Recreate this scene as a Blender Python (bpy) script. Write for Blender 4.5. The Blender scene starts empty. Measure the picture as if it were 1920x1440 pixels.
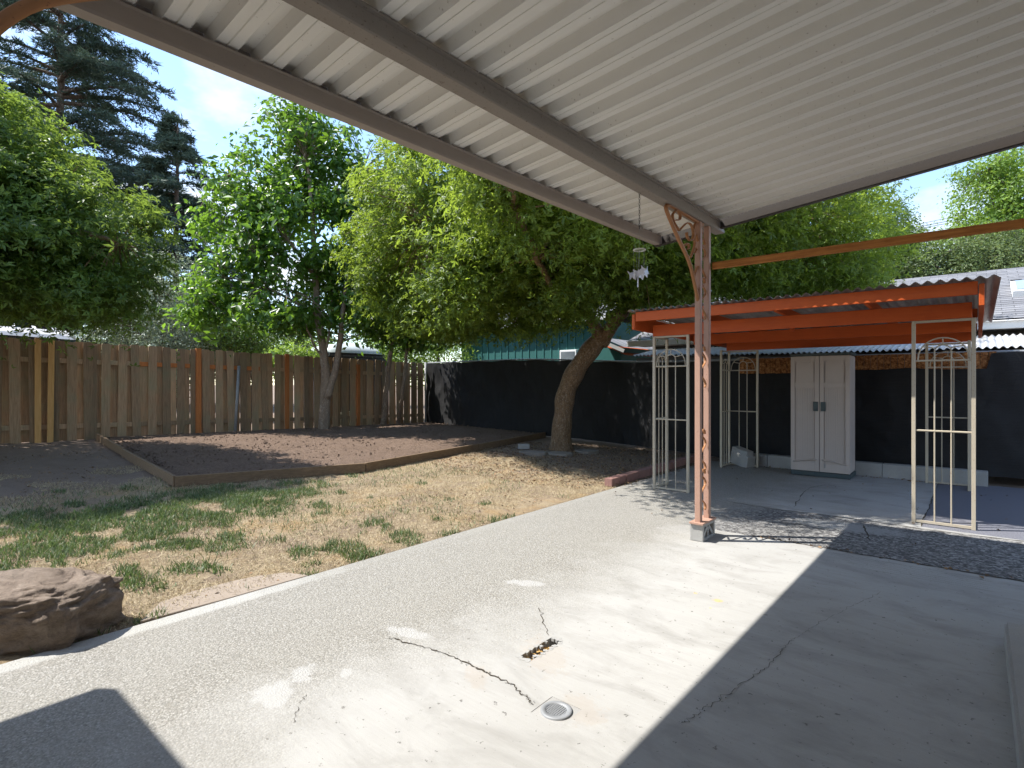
import bpy, bmesh, math, random
import numpy as np
from mathutils import Vector, Matrix, noise

random.seed(7)
rng = np.random.default_rng(11)
R = math.radians
scene = bpy.context.scene
COL = scene.collection

# ------------------------------------------------------------------ camera, sky, sun, exposure
F = 1038.0                 # focal length in photo pixels (1920 wide)
CZ = 1.35                  # camera height
YAW = R(40)
cam_d = bpy.data.cameras.new('camera')
cam = bpy.data.objects.new('camera', cam_d)
COL.objects.link(cam)
cam.location = (0, 0, CZ)
cam.rotation_euler = (R(90), 0, YAW)
cam_d.sensor_width = 36
cam_d.lens = 36 * F / 1920
cam_d.clip_start = 0.05
cam_d.clip_end = 1500
scene.camera = cam

SUN_DIR = Vector((-1.56, -1.12, 2.82)).normalized()
EL = math.asin(SUN_DIR.z)
AZ = math.atan2(SUN_DIR.x, SUN_DIR.y)
world = bpy.data.worlds.new('World')
scene.world = world
world.use_nodes = True
nt = world.node_tree
nt.nodes.clear()
out = nt.nodes.new('ShaderNodeOutputWorld')
bg = nt.nodes.new('ShaderNodeBackground')
sky = nt.nodes.new('ShaderNodeTexSky')
sky.sky_type = 'NISHITA'
sky.sun_disc = False
sky.sun_elevation = EL
sky.sun_rotation = AZ % (2 * math.pi)
sky.air_density = 1.0
sky.dust_density = 0.3
sky.ozone_density = 2.0
bg.inputs['Strength'].default_value = 0.15
tc = nt.nodes.new('ShaderNodeTexCoord')
mp = nt.nodes.new('ShaderNodeMapping')
mp.inputs['Scale'].default_value = (2.6, 2.6, 5.5)
mp.inputs['Location'].default_value = (0.35, 1.1, 0.2)
ns = nt.nodes.new('ShaderNodeTexNoise')
ns.inputs['Scale'].default_value = 1.6
ns.inputs['Detail'].default_value = 9
ns.inputs['Roughness'].default_value = 0.55
cr = nt.nodes.new('ShaderNodeValToRGB')
cr.color_ramp.elements[0].position = 0.51
cr.color_ramp.elements[0].color = (0, 0, 0, 1)
cr.color_ramp.elements[1].position = 0.66
cr.color_ramp.elements[1].color = (1, 1, 1, 1)
mx = nt.nodes.new('ShaderNodeMix')
mx.data_type = 'RGBA'
mx.inputs[7].default_value = (1.75, 1.8, 1.88, 1)
nt.links.new(tc.outputs['Generated'], mp.inputs['Vector'])
nt.links.new(mp.outputs[0], ns.inputs['Vector'])
nt.links.new(ns.outputs['Fac'], cr.inputs['Fac'])
nt.links.new(cr.outputs['Color'], mx.inputs[0])
hsv = nt.nodes.new('ShaderNodeHueSaturation')
hsv.inputs['Saturation'].default_value = 1.0
hsv.inputs['Value'].default_value = 0.54
nt.links.new(sky.outputs[0], hsv.inputs['Color'])
nt.links.new(hsv.outputs[0], mx.inputs[6])
nt.links.new(mx.outputs[2], bg.inputs['Color'])
nt.links.new(bg.outputs[0], out.inputs[0])

sun_d = bpy.data.lights.new('sun', 'SUN')
sun_d.energy = 2.0
sun_d.angle = R(0.53)
sun_d.color = (1.0, 0.97, 0.92)
sun = bpy.data.objects.new('sun', sun_d)
COL.objects.link(sun)
sun.location = SUN_DIR * 60
sun.rotation_euler = (-SUN_DIR).to_track_quat('-Z', 'Y').to_euler()
scene.view_settings.view_transform = 'Standard'
scene.view_settings.look = 'None'
scene.view_settings.gamma = 1
scene.view_settings.use_curve_mapping = False
scene.cycles.max_bounces = 12
scene.cycles.diffuse_bounces = 8
scene.view_settings.exposure = 2.2

# ------------------------------------------------------------------ geometry helpers
C40, S40 = math.cos(YAW), math.sin(YAW)
def W(lat, d, z):
    return Vector((lat * C40 - d * S40, lat * S40 + d * C40, z))
def P(px, py, d):
    return W((px - 960) / F * d, d, CZ - (py - 720) / F * d)
def smooth(a, b, x):
    t = min(1, max(0, (x - a) / (b - a)))
    return t * t * (3 - 2 * t)
def gz(x, y):
    """yard height: level with the slab, rising gently to the wooden fence"""
    s = min(1.0, max(0.0, (-3.6 - x) / 9.2))
    yy = min(14.0, max(-4.0, y))
    return s * (0.34 - 0.0185 * (yy - 1.6))
def G(px, py, dz=0.0):
    z = 0.0
    for _ in range(12):
        d = F * (CZ - z) / (py - 720)
        p = W((px - 960) / F * d, d, z)
        z = gz(p.x, p.y) + dz
    return Vector((p.x, p.y, z))
def PX(px, py, X):
    t = (px - 960) / F
    d = X / (C40 * t - S40)
    return P(px, py, d)
def PY(px, py, Y):
    t = (px - 960) / F
    d = Y / (S40 * t + C40)
    return P(px, py, d)

class MB:
    def __init__(s):
        s.v = []; s.f = []; s.m = []; s.mi = 0
    def add(s, vs, fs):
        o = len(s.v)
        s.v += [tuple(v) for v in vs]
        s.f += [tuple(i + o for i in f) for f in fs]
        s.m += [s.mi] * len(fs)
        return s
    def box(s, c, size, rz=0, M=None):
        hx, hy, hz = size[0] / 2, size[1] / 2, size[2] / 2
        vs = [Vector((x, y, z)) for x in (-hx, hx) for y in (-hy, hy) for z in (-hz, hz)]
        if M is None: M = Matrix.Rotation(rz, 3, 'Z')
        vs = [M @ v + Vector(c) for v in vs]
        return s.add(vs, [(0, 1, 3, 2), (4, 6, 7, 5), (0, 4, 5, 1), (2, 3, 7, 6), (0, 2, 6, 4), (1, 5, 7, 3)])
    def bx(s, x0, x1, y0, y1, z0, z1):
        return s.box(((x0 + x1) / 2, (y0 + y1) / 2, (z0 + z1) / 2), (abs(x1 - x0), abs(y1 - y0), abs(z1 - z0)))
    def beam(s, a, b, w, h, up=Vector((0, 0, 1))):
        a = Vector(a); b = Vector(b); t = (b - a)
        L = t.length; t = t.normalized()
        sd = t.cross(up).normalized(); u = sd.cross(t)
        M = Matrix((sd, t, u)).transposed()
        return s.box((a + b) / 2, (w, L, h), M=M)
    def tube(s, pts, r, n=8, cap=True, flat=None, upv=None):
        pts = [Vector(p) for p in pts]
        rs = r if isinstance(r, (list, tuple)) else [r] * len(pts)
        vs = []; prev = None
        for i, p in enumerate(pts):
            t = (pts[min(i + 1, len(pts) - 1)] - pts[max(i - 1, 0)]).normalized()
            if prev is None:
                a = Vector((0, 0, 1)) if abs(t.z) < 0.9 else Vector((1, 0, 0))
                if upv is not None: a = upv
                u = (a - t * a.dot(t)).normalized()
            else:
                u = (prev - t * prev.dot(t)).normalized()
            prev = u
            w = t.cross(u)
            for k in range(n):
                an = 2 * math.pi * k / n
                fu, fw = (1, 1) if flat is None else flat
                vs.append(p + u * math.cos(an) * rs[i] * fu + w * math.sin(an) * rs[i] * fw)
        fs = []
        for i in range(len(pts) - 1):
            for k in range(n):
                k2 = (k + 1) % n
                fs.append((i * n + k, i * n + k2, (i + 1) * n + k2, (i + 1) * n + k))
        if cap:
            fs.append(tuple(range(n))[::-1])
            fs.append(tuple((len(pts) - 1) * n + k for k in range(n)))
        return s.add(vs, fs)
    def quad(s, a, b, c, d):
        return s.add([a, b, c, d], [(0, 1, 2, 3)])
    def prism(s, poly, z0, z1):
        n = len(poly)
        vs = [(p[0], p[1], z0) for p in poly] + [(p[0], p[1], z1) for p in poly]
        fs = [tuple(range(n))[::-1], tuple(range(n, 2 * n))] + [(i, (i + 1) % n, (i + 1) % n + n, i + n) for i in range(n)]
        return s.add(vs, fs)
    def build(s, name, mats, parent=None, smooth_=False, bevel=0, seg=1, label=None):
        me = bpy.data.meshes.new(name)
        off = world_loc(parent) if parent is not None else Vector((0, 0, 0))
        me.from_pydata([(v[0] - off.x, v[1] - off.y, v[2] - off.z) for v in s.v], [], s.f)
        if not isinstance(mats, (list, tuple)): mats = [mats]
        for m in mats: me.materials.append(m)
        if len(mats) > 1: me.polygons.foreach_set('material_index', s.m)
        if smooth_: me.polygons.foreach_set('use_smooth', [True] * len(me.polygons))
        me.update()
        o = bpy.data.objects.new(name, me)
        COL.objects.link(o)
        if parent is not None: o.parent = parent
        if bevel:
            bm = bmesh.new(); bm.from_mesh(me)
            bmesh.ops.recalc_face_normals(bm, faces=bm.faces)
            bmesh.ops.bevel(bm, geom=[e for e in bm.edges if len(e.link_faces) == 2 and e.calc_face_angle(0) > 0.6], offset=bevel, segments=seg, affect='EDGES')
            bm.to_mesh(me); bm.free()
        if label: o['label'] = label
        return o

def world_loc(o):
    v = Vector((0, 0, 0))
    while o is not None:
        v = v + o.location; o = o.parent
    return v
def tag(o, label=None, cat=None, group=None, kind=None):
    if label: o['label'] = label
    if cat: o['category'] = cat
    if group: o['group'] = group
    if kind: o['kind'] = kind
    return o
def thing(name, loc, label, cat, group=None):
    o = bpy.data.objects.new(name, None)
    COL.objects.link(o); o.location = Vector(loc)
    return tag(o, label, cat, group)
def link_mesh(name, me, parent, loc=(0, 0, 0), rot=(0, 0, 0)):
    o = bpy.data.objects.new(name, me); COL.objects.link(o)
    if parent is not None: o.parent = parent
    o.location = loc; o.rotation_euler = rot
    return o
def fast_mesh(name, verts, faces, mats, parent=None, tint=None, mat_idx=None, smooth_=False):
    """numpy vertices (N,3) and faces (M,k)"""
    verts = np.asarray(verts, dtype=np.float32)
    if parent is not None:
        verts = verts - np.array(world_loc(parent), dtype=np.float32)
    faces = np.asarray(faces, dtype=np.int32)
    me = bpy.data.meshes.new(name)
    me.vertices.add(len(verts)); me.vertices.foreach_set('co', verts.ravel())
    k = faces.shape[1]
    me.loops.add(faces.size); me.loops.foreach_set('vertex_index', faces.ravel())
    me.polygons.add(len(faces))
    me.polygons.foreach_set('loop_start', np.arange(0, faces.size, k, dtype=np.int32))
    me.polygons.foreach_set('loop_total', np.full(len(faces), k, dtype=np.int32))
    if smooth_: me.polygons.foreach_set('use_smooth', np.ones(len(faces), dtype=bool))
    if not isinstance(mats, (list, tuple)): mats = [mats]
    for m in mats: me.materials.append(m)
    if mat_idx is not None: me.polygons.foreach_set('material_index', np.asarray(mat_idx, dtype=np.int32))
    me.update(calc_edges=True)
    if tint is not None:
        a = me.attributes.new('tint', 'FLOAT', 'POINT')
        a.data.foreach_set('value', np.asarray(tint, dtype=np.float32))
    o = bpy.data.objects.new(name, me); COL.objects.link(o)
    if parent is not None: o.parent = parent
    return o

# ------------------------------------------------------------------ materials
class Mat:
    def __init__(s, name):
        s.m = bpy.data.materials.new(name); s.m.use_nodes = True
        s.t = s.m.node_tree; s.n = s.t.nodes; s.l = s.t.links
        s.b = s.n['Principled BSDF']; s.out = s.n['Material Output']
        s.tc = s.n.new('ShaderNodeTexCoord')
        s.b.inputs['Specular IOR Level'].default_value = 0.3
    def node(s, t, **k):
        n = s.n.new(t)
        for a, b in k.items(): setattr(n, a, b)
        return n
    def noise(s, scale, detail=4, rough=0.55, vec=None, stretch=None, dist=0.0, out='Fac'):
        n = s.node('ShaderNodeTexNoise')
        n.inputs['Scale'].default_value = scale; n.inputs['Detail'].default_value = detail
        n.inputs['Roughness'].default_value = rough; n.inputs['Distortion'].default_value = dist
        v = vec or s.tc.outputs['Object']
        if stretch:
            mp = s.node('ShaderNodeMapping'); mp.inputs['Scale'].default_value = stretch
            s.l.new(v, mp.inputs['Vector']); v = mp.outputs[0]
        s.l.new(v, n.inputs['Vector'])
        return n.outputs[out]
    def vor(s, scale, feature='F1', out='Distance', stretch=None):
        n = s.node('ShaderNodeTexVoronoi', feature=feature); n.inputs['Scale'].default_value = scale
        v = s.tc.outputs['Object']
        if stretch:
            mp = s.node('ShaderNodeMapping'); mp.inputs['Scale'].default_value = stretch
            s.l.new(v, mp.inputs['Vector']); v = mp.outputs[0]
        s.l.new(v, n.inputs['Vector'])
        return n.outputs[out]
    def ramp(s, fac, stops):
        r = s.node('ShaderNodeValToRGB'); e = r.color_ramp.elements
        while len(e) < len(stops): e.new(0.5)
        for i, (p, c) in enumerate(stops):
            e[i].position = p
            e[i].color = (c, c, c, 1) if not isinstance(c, (tuple, list)) else (c[0], c[1], c[2], 1)
        s.l.new(fac, r.inputs['Fac'])
        return r.outputs['Color']
    def mix(s, fac, a, b, mode='MIX'):
        n = s.node('ShaderNodeMix', data_type='RGBA', blend_type=mode)
        for i, v in ((0, fac), (6, a), (7, b)):
            if hasattr(v, 'links') or isinstance(v, bpy.types.NodeSocket): s.l.new(v, n.inputs[i])
            elif i == 0: n.inputs[0].default_value = v
            else: n.inputs[i].default_value = (v[0], v[1], v[2], 1) if isinstance(v, (tuple, list)) else (v, v, v, 1)
        return n.outputs[2]
    def math(s, op, a, b=None, c=None):
        n = s.node('ShaderNodeMath', operation=op)
        for i, v in enumerate((a, b, c)):
            if v is None: continue
            if isinstance(v, bpy.types.NodeSocket): s.l.new(v, n.inputs[i])
            else: n.inputs[i].default_value = v
        return n.outputs[0]
    def xyz(s):
        n = s.node('ShaderNodeSeparateXYZ'); s.l.new(s.tc.outputs['Object'], n.inputs[0])
        return n.outputs
    def rnd(s):
        return s.node('ShaderNodeObjectInfo').outputs['Random']
    def col(s, v):
        if isinstance(v, bpy.types.NodeSocket): s.l.new(v, s.b.inputs['Base Color'])
        else: s.b.inputs['Base Color'].default_value = (*v, 1)
        return s
    def rough(s, v, metal=0, spec=None):
        if isinstance(v, bpy.types.NodeSocket): s.l.new(v, s.b.inputs['Roughness'])
        else: s.b.inputs['Roughness'].default_value = v
        s.b.inputs['Metallic'].default_value = metal
        if spec is not None: s.b.inputs['Specular IOR Level'].default_value = spec
        return s
    def bump(s, h, dist=0.01, strength=1.0, prev=None):
        n = s.node('ShaderNodeBump'); n.inputs['Distance'].default_value = dist; n.inputs['Strength'].default_value = strength
        s.l.new(h, n.inputs['Height'])
        if prev is not None: s.l.new(prev, n.inputs['Normal'])
        s.l.new(n.outputs[0], s.b.inputs['Normal'])
        return n.outputs[0]

def leaf_mat(name, dark, light, trans, tf=0.42, rough=0.5, spec=0.35):
    M = Mat(name)
    at = M.node('ShaderNodeAttribute', attribute_name='tint')
    big = M.noise(1.3, 2)
    t2 = M.math('MULTIPLY_ADD', big, 0.7, -0.35)
    fac = M.math('ADD', at.outputs['Fac'], t2)
    c = M.ramp(fac, [(0.1, dark), (0.9, light)])
    M.col(c).rough(rough, spec=spec)
    tr = M.node('ShaderNodeBsdfTranslucent')
    tcx = M.mix(fac, tuple(x * 0.7 for x in trans), trans)
    M.l.new(tcx, tr.inputs['Color'])
    ms = M.node('ShaderNodeMixShader'); ms.inputs[0].default_value = tf
    M.l.new(M.b.outputs[0], ms.inputs[1]); M.l.new(tr.outputs[0], ms.inputs[2])
    M.l.new(ms.outputs[0], M.out.inputs['Surface'])
    return M.m

def simple(name, col, rough=0.6, metal=0, spec=0.3, var=0.15, scale=6, bump=0.0, stretch=None, bscale=None):
    M = Mat(name)
    n = M.noise(scale, 5, 0.6, stretch=stretch)
    c = M.mix(n, tuple(x * (1 - var) for x in col), tuple(min(1, x * (1 + var)) for x in col))
    M.col(c).rough(rough, metal, spec)
    if bump: M.bump(M.noise(bscale or scale * 4, 4, 0.6, stretch=stretch), bump)
    return M.m

def wood(name, a, b, c=None, axis='z', rough=0.8, rv=0.25, bump=0.003, stain=None):
    M = Mat(name)
    st = {'z': (14, 14, 0.9), 'y': (14, 0.9, 14), 'x': (0.9, 14, 14)}[axis]
    rn = M.rnd()
    v = M.node('ShaderNodeVectorMath', operation='ADD')
    M.l.new(M.tc.outputs['Object'], v.inputs[0])
    cx = M.node('ShaderNodeCombineXYZ')
    r10 = M.math('MULTIPLY', rn, 37.0)
    M.l.new(r10, cx.inputs[0]); M.l.new(r10, cx.inputs[2]); M.l.new(cx.outputs[0], v.inputs[1])
    g = M.noise(4, 6, 0.65, vec=v.outputs[0], stretch=st, dist=0.6)
    col = M.mix(M.ramp(g, [(0.3, 0), (0.7, 1)]), a, b)
    if c is not None:
        blot = M.noise(2.2, 4, 0.6, vec=v.outputs[0])
        col = M.mix(M.ramp(blot, [(0.45, 0), (0.72, 0.8)]), col, c)
    hv = M.math('MULTIPLY_ADD', rn, 2 * rv, 1 - rv)
    col = M.mix(1.0, col, M.node_rgb(hv) if False else _val(M, hv), 'MULTIPLY')
    M.col(col).rough(rough)
    M.bump(g, bump)
    return M.m
def _val(M, v):
    n = M.node('ShaderNodeCombineColor')
    for i in range(3): M.l.new(v, n.inputs[i])
    return n.outputs[0]

def concrete(name, base, dark, scale=1.0, agg=0.0, bump=0.002):
    M = Mat(name)
    big = M.noise(1.1 * scale, 5, 0.6); mid = M.noise(7 * scale, 5, 0.65); fine = M.noise(160, 3, 0.7)
    c = M.mix(M.ramp(big, [(0.35, 0), (0.68, 1)]), dark, base)
    c = M.mix(M.ramp(mid, [(0.3, 0.0), (0.75, 0.5)]), c, tuple(x * 0.82 for x in base))
    c = M.mix(M.ramp(fine, [(0.35, 0.35), (0.6, 0)]), c, tuple(x * 0.6 for x in base))
    M.col(c).rough(0.85)
    M.bump(fine, bump)
    return M.m

# patio slab: one poured surface with rough exposed aggregate to the left and beyond the joint
def patio_material():
    M = Mat('patio_concrete')
    o = M.xyz(); X, Y = o[0], o[1]
    wob = M.noise(1.3, 4, 0.6); wob2 = M.noise(5.5, 5, 0.65)
    wsum = M.math('MULTIPLY_ADD', wob, 1.5, M.math('MULTIPLY', wob2, 0.5))   # ~1.0 mean
    # light rough aggregate: X < -2.2
    fx = M.math('ADD', X, wsum)
    # diagonal border: rough area shrinks toward the viewer
    fx = M.math('ADD', fx, M.math('MULTIPLY', M.math('SUBTRACT', 3.0, Y), 0.06))
    roughL = M.ramp(M.math('MULTIPLY_ADD', fx, 1.0, 1.45), [(0.0, 1), (0.75, 0)])
    strip = M.ramp(M.math('ADD', M.math('MULTIPLY_ADD', wob2, 0.05, -0.025), M.math('ADD', X, 3.6)), [(0.10, 1), (0.135, 0)])
    # smooth base
    sm = M.mix(M.ramp(M.noise(0.9, 6, 0.62), [(0.3, 0), (0.7, 1)]), (0.335, 0.325, 0.30), (0.415, 0.405, 0.38))
    brush = M.noise(3.0, 5, 0.7, stretch=(1.0, 22, 1))
    sm = M.mix(M.ramp(brush, [(0.3, 0.26), (0.62, 0)]), sm, (0.27, 0.26, 0.25))
    stain = M.noise(2.0, 7, 0.66, stretch=(1.0, 2.0, 1), dist=0.5)
    sm = M.mix(M.ramp(stain, [(0.47, 0), (0.70, 0.6)]), sm, (0.21, 0.20, 0.18))
    fine = M.noise(240, 2, 0.7)
    sm = M.mix(M.ramp(fine, [(0.3, 0.3), (0.55, 0)]), sm, (0.26, 0.25, 0.24))
    spk = M.noise(26, 3, 0.75)
    sm = M.mix(M.ramp(spk, [(0.64, 0), (0.69, 0.85)]), sm, (0.12, 0.11, 0.10))
    # aggregate: pebbly
    v1 = M.vor(110); v1c = M.vor(110, out='Color')
    sep = M.node('ShaderNodeSeparateColor'); M.l.new(v1c, sep.inputs[0])
    ag = M.ramp(sep.outputs[0], [(0.0, (0.17, 0.165, 0.145)), (0.3, (0.26, 0.25, 0.22)), (0.6, (0.35, 0.335, 0.30)), (1.0, (0.44, 0.425, 0.39))])
    ag = M.mix(M.ramp(v1, [(0.25, 0), (0.6, 0.6)]), ag, (0.22, 0.20, 0.17))
    agb = M.noise(1.6, 6, 0.65)
    ag = M.mix(M.ramp(agb, [(0.35, 0.0), (0.7, 0.55)]), ag, (0.30, 0.285, 0.25))
    n2 = M.noise(75, 4, 0.8)
    ag = M.mix(M.ramp(n2, [(0.38, 0.75), (0.52, 0)]), ag, (0.15, 0.14, 0.12))
    base = M.mix(roughL, sm, ag)
    # beyond the joint: dark coarse aggregate, 5.14 < Y < 6.4
    yb = M.math('MULTIPLY_ADD', wob2, 0.35, Y)
    farr = M.ramp(M.math('SUBTRACT', yb, 6.1), [(0.42, 1), (0.56, 0)])
    near = M.math('GREATER_THAN', Y, 5.14)
    xr = M.ramp(M.math('ADD', X, M.math('MULTIPLY_ADD', wob, 1.2, 1.9)), [(0.15, 0), (0.75, 1)])
    m2 = M.math('MULTIPLY', M.math('MULTIPLY', near, farr), xr)
    v2c = M.vor(48, out='Color'); sep2 = M.node('ShaderNodeSeparateColor'); M.l.new(v2c, sep2.inputs[0])
    dk = M.ramp(sep2.outputs[0], [(0.0, (0.07, 0.068, 0.065)), (0.5, (0.16, 0.155, 0.15)), (1.0, (0.36, 0.35, 0.33))])
    dk = M.mix(M.ramp(n2, [(0.35, 0.6), (0.55, 0)]), dk, (0.07, 0.065, 0.062))
    base = M.mix(m2, base, dk)
    # smooth pale patch inside the rough part, mended
    def blob(cx, cy, rx, ry, rot=0.0):
        mp = M.node('ShaderNodeMapping', vector_type='TEXTURE')
        mp.inputs['Location'].default_value = (cx, cy, 0); mp.inputs['Rotation'].default_value = (0, 0, rot)
        mp.inputs['Scale'].default_value = (rx, ry, 1)
        M.l.new(M.tc.outputs['Object'], mp.inputs['Vector'])
        ln = M.node('ShaderNodeVectorMath', operation='LENGTH')
        ml = M.node('ShaderNodeVectorMath', operation='MULTIPLY'); ml.inputs[1].default_value = (1, 1, 0)
        M.l.new(mp.outputs[0], ml.inputs[0]); M.l.new(ml.outputs[0], ln.inputs[0])
        d = M.math('ADD', ln.outputs['Value'], M.math('MULTIPLY_ADD', M.noise(17, 7, 0.72), 2.6, -1.3))
        return M.ramp(d, [(0.62, .85), (1.0, 0)])
    base = M.mix(blob(*PATCH_FAR), base, (0.30, 0.30, 0.29))
    for q in PATCHES:
        base = M.mix(blob(*q), base, (0.37, 0.36, 0.34))
    for q in RUST: base = M.mix(M.math('MULTIPLY', blob(*q), 0.7), base, (0.62, 0.38, 0.10))
    for q in DUST: base = M.mix(M.math('MULTIPLY', blob(*q), 0.35), base, (0.34, 0.28, 0.22))
    # asphalt to the right of the shelter slab
    a1 = M.math('MULTIPLY', M.math('GREATER_THAN', X, -0.40), M.math('GREATER_THAN', Y, 6.5))
    asp = M.ramp(M.noise(130, 3, 0.75), [(0.3, (0.05, 0.05, 0.055)), (0.5, (0.13, 0.13, 0.15)), (0.72, (0.32, 0.32, 0.34))])
    base = M.mix(a1, base, asp)
    fade = M.ramp(M.math('MULTIPLY_ADD', wob2, 1.0, M.math('SUBTRACT', Y, 2.0)), [(0.2, 1), (0.95, .12)])
    base = M.mix(M.math('MULTIPLY', strip, fade), base, (0.37, 0.36, 0.33))
    M.col(base).rough(0.88)
    rb = M.math('ADD', M.math('MULTIPLY', roughL, 0.6), M.math('MULTIPLY', m2, 1.0))
    h = M.math('ADD', M.math('MULTIPLY', M.math('MULTIPLY', v1, rb), -1.0), M.math('MULTIPLY', M.math('MULTIPLY', n2, rb), 0.9))
    h = M.math('ADD', h, M.math('MULTIPLY', fine, 0.12))
    M.bump(h, 0.006)
    return M.m
def gb(px, py, rx, ry, rot=-0.7):
    p = G(px, py); return (p.x, p.y, rx, ry, rot)
PATCHES = [gb(515, 1300, .14, .10), gb(568, 1262, .09, .06), gb(765, 1187, .16, .06, 0.2), gb(985, 1093, .17, .06, .5), gb(650, 1262, .05, .03)]
PATCH_FAR = gb(1590, 988, .55, .22, 0.05)
RUST = [gb(1346, 1126, .035, .028), gb(1304, 1112, .012, .012), gb(1332, 1140, .01, .01)]
DUST = [gb(895, 1268, .12, .06), gb(1090, 1330, .14, .10), gb(1020, 1230, .22, .12)]

def ground_material():
    M = Mat('yard_ground')
    o = M.xyz()
    n1 = M.noise(0.8, 5, 0.6); n2 = M.noise(5, 6, 0.7); n3 = M.noise(45, 5, 0.8); n4 = M.noise(160, 3, 0.8)
    dry = M.mix(M.ramp(n2, [(0.3, 0), (0.7, 1)]), (0.31, 0.235, 0.15), (0.48, 0.39, 0.255))
    dry = M.mix(M.ramp(M.noise(1.7, 4, .7), [(0.5, 0), (0.68, 0.8)]), dry, (0.42, 0.28, 0.13))
    dry = M.mix(M.ramp(M.noise(1.9, 6, .75), [(0.48, 0), (0.60, 0.85)]), dry, (0.27, 0.205, 0.15))
    dry = M.mix(M.ramp(n3, [(0.35, 0.6), (0.6, 0)]), dry, (0.17, 0.12, 0.08))
    dirt = M.mix(n2, (0.20, 0.145, 0.11), (0.31, 0.24, 0.185))
    dirt = M.mix(M.ramp(n3, [(0.55, 0), (0.72, 0.7)]), dirt, (0.30, 0.25, 0.20))
    dirt = M.mix(M.ramp(n4, [(0.3, 0.5), (0.5, 0)]), dirt, (0.05, 0.04, 0.03))
    # dirt far from the slab on the left, and under the maple
    fx = M.math('ADD', M.math('MULTIPLY', o[0], -1), M.math('MULTIPLY', o[1], -0.35))
    dm = M.ramp(M.math('MULTIPLY_ADD', n1, 3.0, M.math('SUBTRACT', fx, 8.0)), [(0.3, 0), (0.95, 1)])
    fy = M.math('ADD', o[1], M.math('MULTIPLY', o[0], 0.35))
    dm2 = M.ramp(M.math('MULTIPLY_ADD', n1, 1.6, M.math('SUBTRACT', fy, 5.6)), [(0.3, 0), (0.9, 1)])
    c = M.mix(M.math('MAXIMUM', dm, dm2), dry, dirt)
    M.col(c).rough(0.95, spec=0.1)
    h = M.math('ADD', M.math('MULTIPLY', n3, 1.0), M.math('MULTIPLY', n4, 0.4))
    M.bump(h, 0.02)
    return M.m

def soil_material():
    M = Mat('tilled_soil')
    n2 = M.noise(3, 6, 0.7); n3 = M.noise(38, 6, 0.8); n4 = M.noise(120, 3, 0.8)
    c = M.mix(n2, (0.17, 0.115, 0.082), (0.28, 0.20, 0.15))
    c = M.mix(M.ramp(n3, [(0.35, 0.7), (0.55, 0)]), c, (0.06, 0.042, 0.032))
    c = M.mix(M.ramp(n4, [(0.66, 0), (0.75, 0.7)]), c, (0.36, 0.29, 0.22))
    M.col(c).rough(0.95, spec=0.1)
    M.bump(M.math('ADD', n3, M.math('MULTIPLY', n4, 0.5)), 0.03)
    return M.m

def bark(name, a, b, c, scale=1.0, bump=0.02, shiny=0.8):
    M = Mat(name)
    g = M.noise(7 * scale, 8, 0.8, stretch=(1.6, 1.6, 0.6), dist=1.6)
    v = M.vor(14 * scale, stretch=(1.4, 1.4, 0.5))
    col = M.ramp(g, [(0.28, a), (0.5, b), (0.7, c)])
    lic = M.noise(22 * scale, 5, 0.8)
    col = M.mix(M.ramp(lic, [(0.56, 0), (0.63, 0.85)]), col, (0.42, 0.39, 0.33))
    M.col(col).rough(shiny)
    M.bump(M.math('ADD', g, M.math('MULTIPLY', v, 0.5)), bump)
    return M.m

def metal_paint(name, col, chip=(0.2, 0.1, 0.05), amt=0.62, rough=0.5, spec=0.4):
    M = Mat(name)
    n = M.noise(9, 6, 0.7); f = M.noise(60, 4, 0.7)
    c = M.mix(n, tuple(x * 0.85 for x in col), col)
    c = M.mix(M.ramp(f, [(amt, 0), (amt + 0.08, 0.8)]), c, chip)
    M.col(c).rough(rough, spec=spec)
    M.bump(f, 0.001)
    return M.m

# fabrics
def shade_cloth():
    M = Mat('shade_cloth')
    g = M.noise(3.0, 6, 0.75, stretch=(1.0, 1.0, 60)); f = M.noise(220, 2, 0.6)
    big = M.noise(1.2, 3)
    c = M.mix(g, (0.006, 0.006, 0.006), (0.030, 0.029, 0.029))
    c = M.mix(M.ramp(f, [(0.45, 0), (0.75, 0.3)]), c, (0.05, 0.05, 0.057))
    M.col(c).rough(0.65, spec=0.22)
    fold = M.noise(1.4, 2, 0.4, stretch=(1.2, 1.2, .7))
    b1 = M.bump(fold, 0.12)
    M.bump(g, 0.006, prev=b1)
    return M.m

m_ceiling = Mat('ceiling_pan')
_n = m_ceiling.noise(2.2, 5, 0.6, stretch=(0.35, 3, 1)); _f = m_ceiling.noise(40, 4, 0.7)
_c = m_ceiling.mix(_n, (0.74, 0.72, 0.68), (0.86, 0.84, 0.80))
_c = m_ceiling.mix(m_ceiling.ramp(_f, [(0.66, 0), (0.70, 0.5)]), _c, (0.3, 0.25, 0.2))
m_ceiling.col(_c).rough(0.42, spec=0.5)
m_ceiling = m_ceiling.m
m_beam = metal_paint('weathered_beam', (0.28, 0.245, 0.215), (0.12, 0.08, 0.055), 0.60, 0.6)
m_trim = metal_paint('brown_trim', (0.055, 0.044, 0.036), (0.06, 0.045, 0.035), 0.66, 0.6)
m_fascia = metal_paint('edge_beam_metal', (0.36, 0.31, 0.275), (0.16, 0.12, 0.10), 0.66, 0.5)
m_bronze = metal_paint('rust_painted_iron', (0.37, 0.165, 0.065), (0.12, 0.045, 0.02), 0.62, 0.45)
m_postpaint = metal_paint('faded_post_paint', (0.44, 0.265, 0.195), (0.22, 0.09, 0.05), 0.63, 0.55)
m_trellis = metal_paint('cream_trellis_paint', (0.50, 0.435, 0.33), (0.25, 0.12, 0.05), 0.62, 0.5)
m_orange = Mat('orange_stained_wood')
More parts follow.
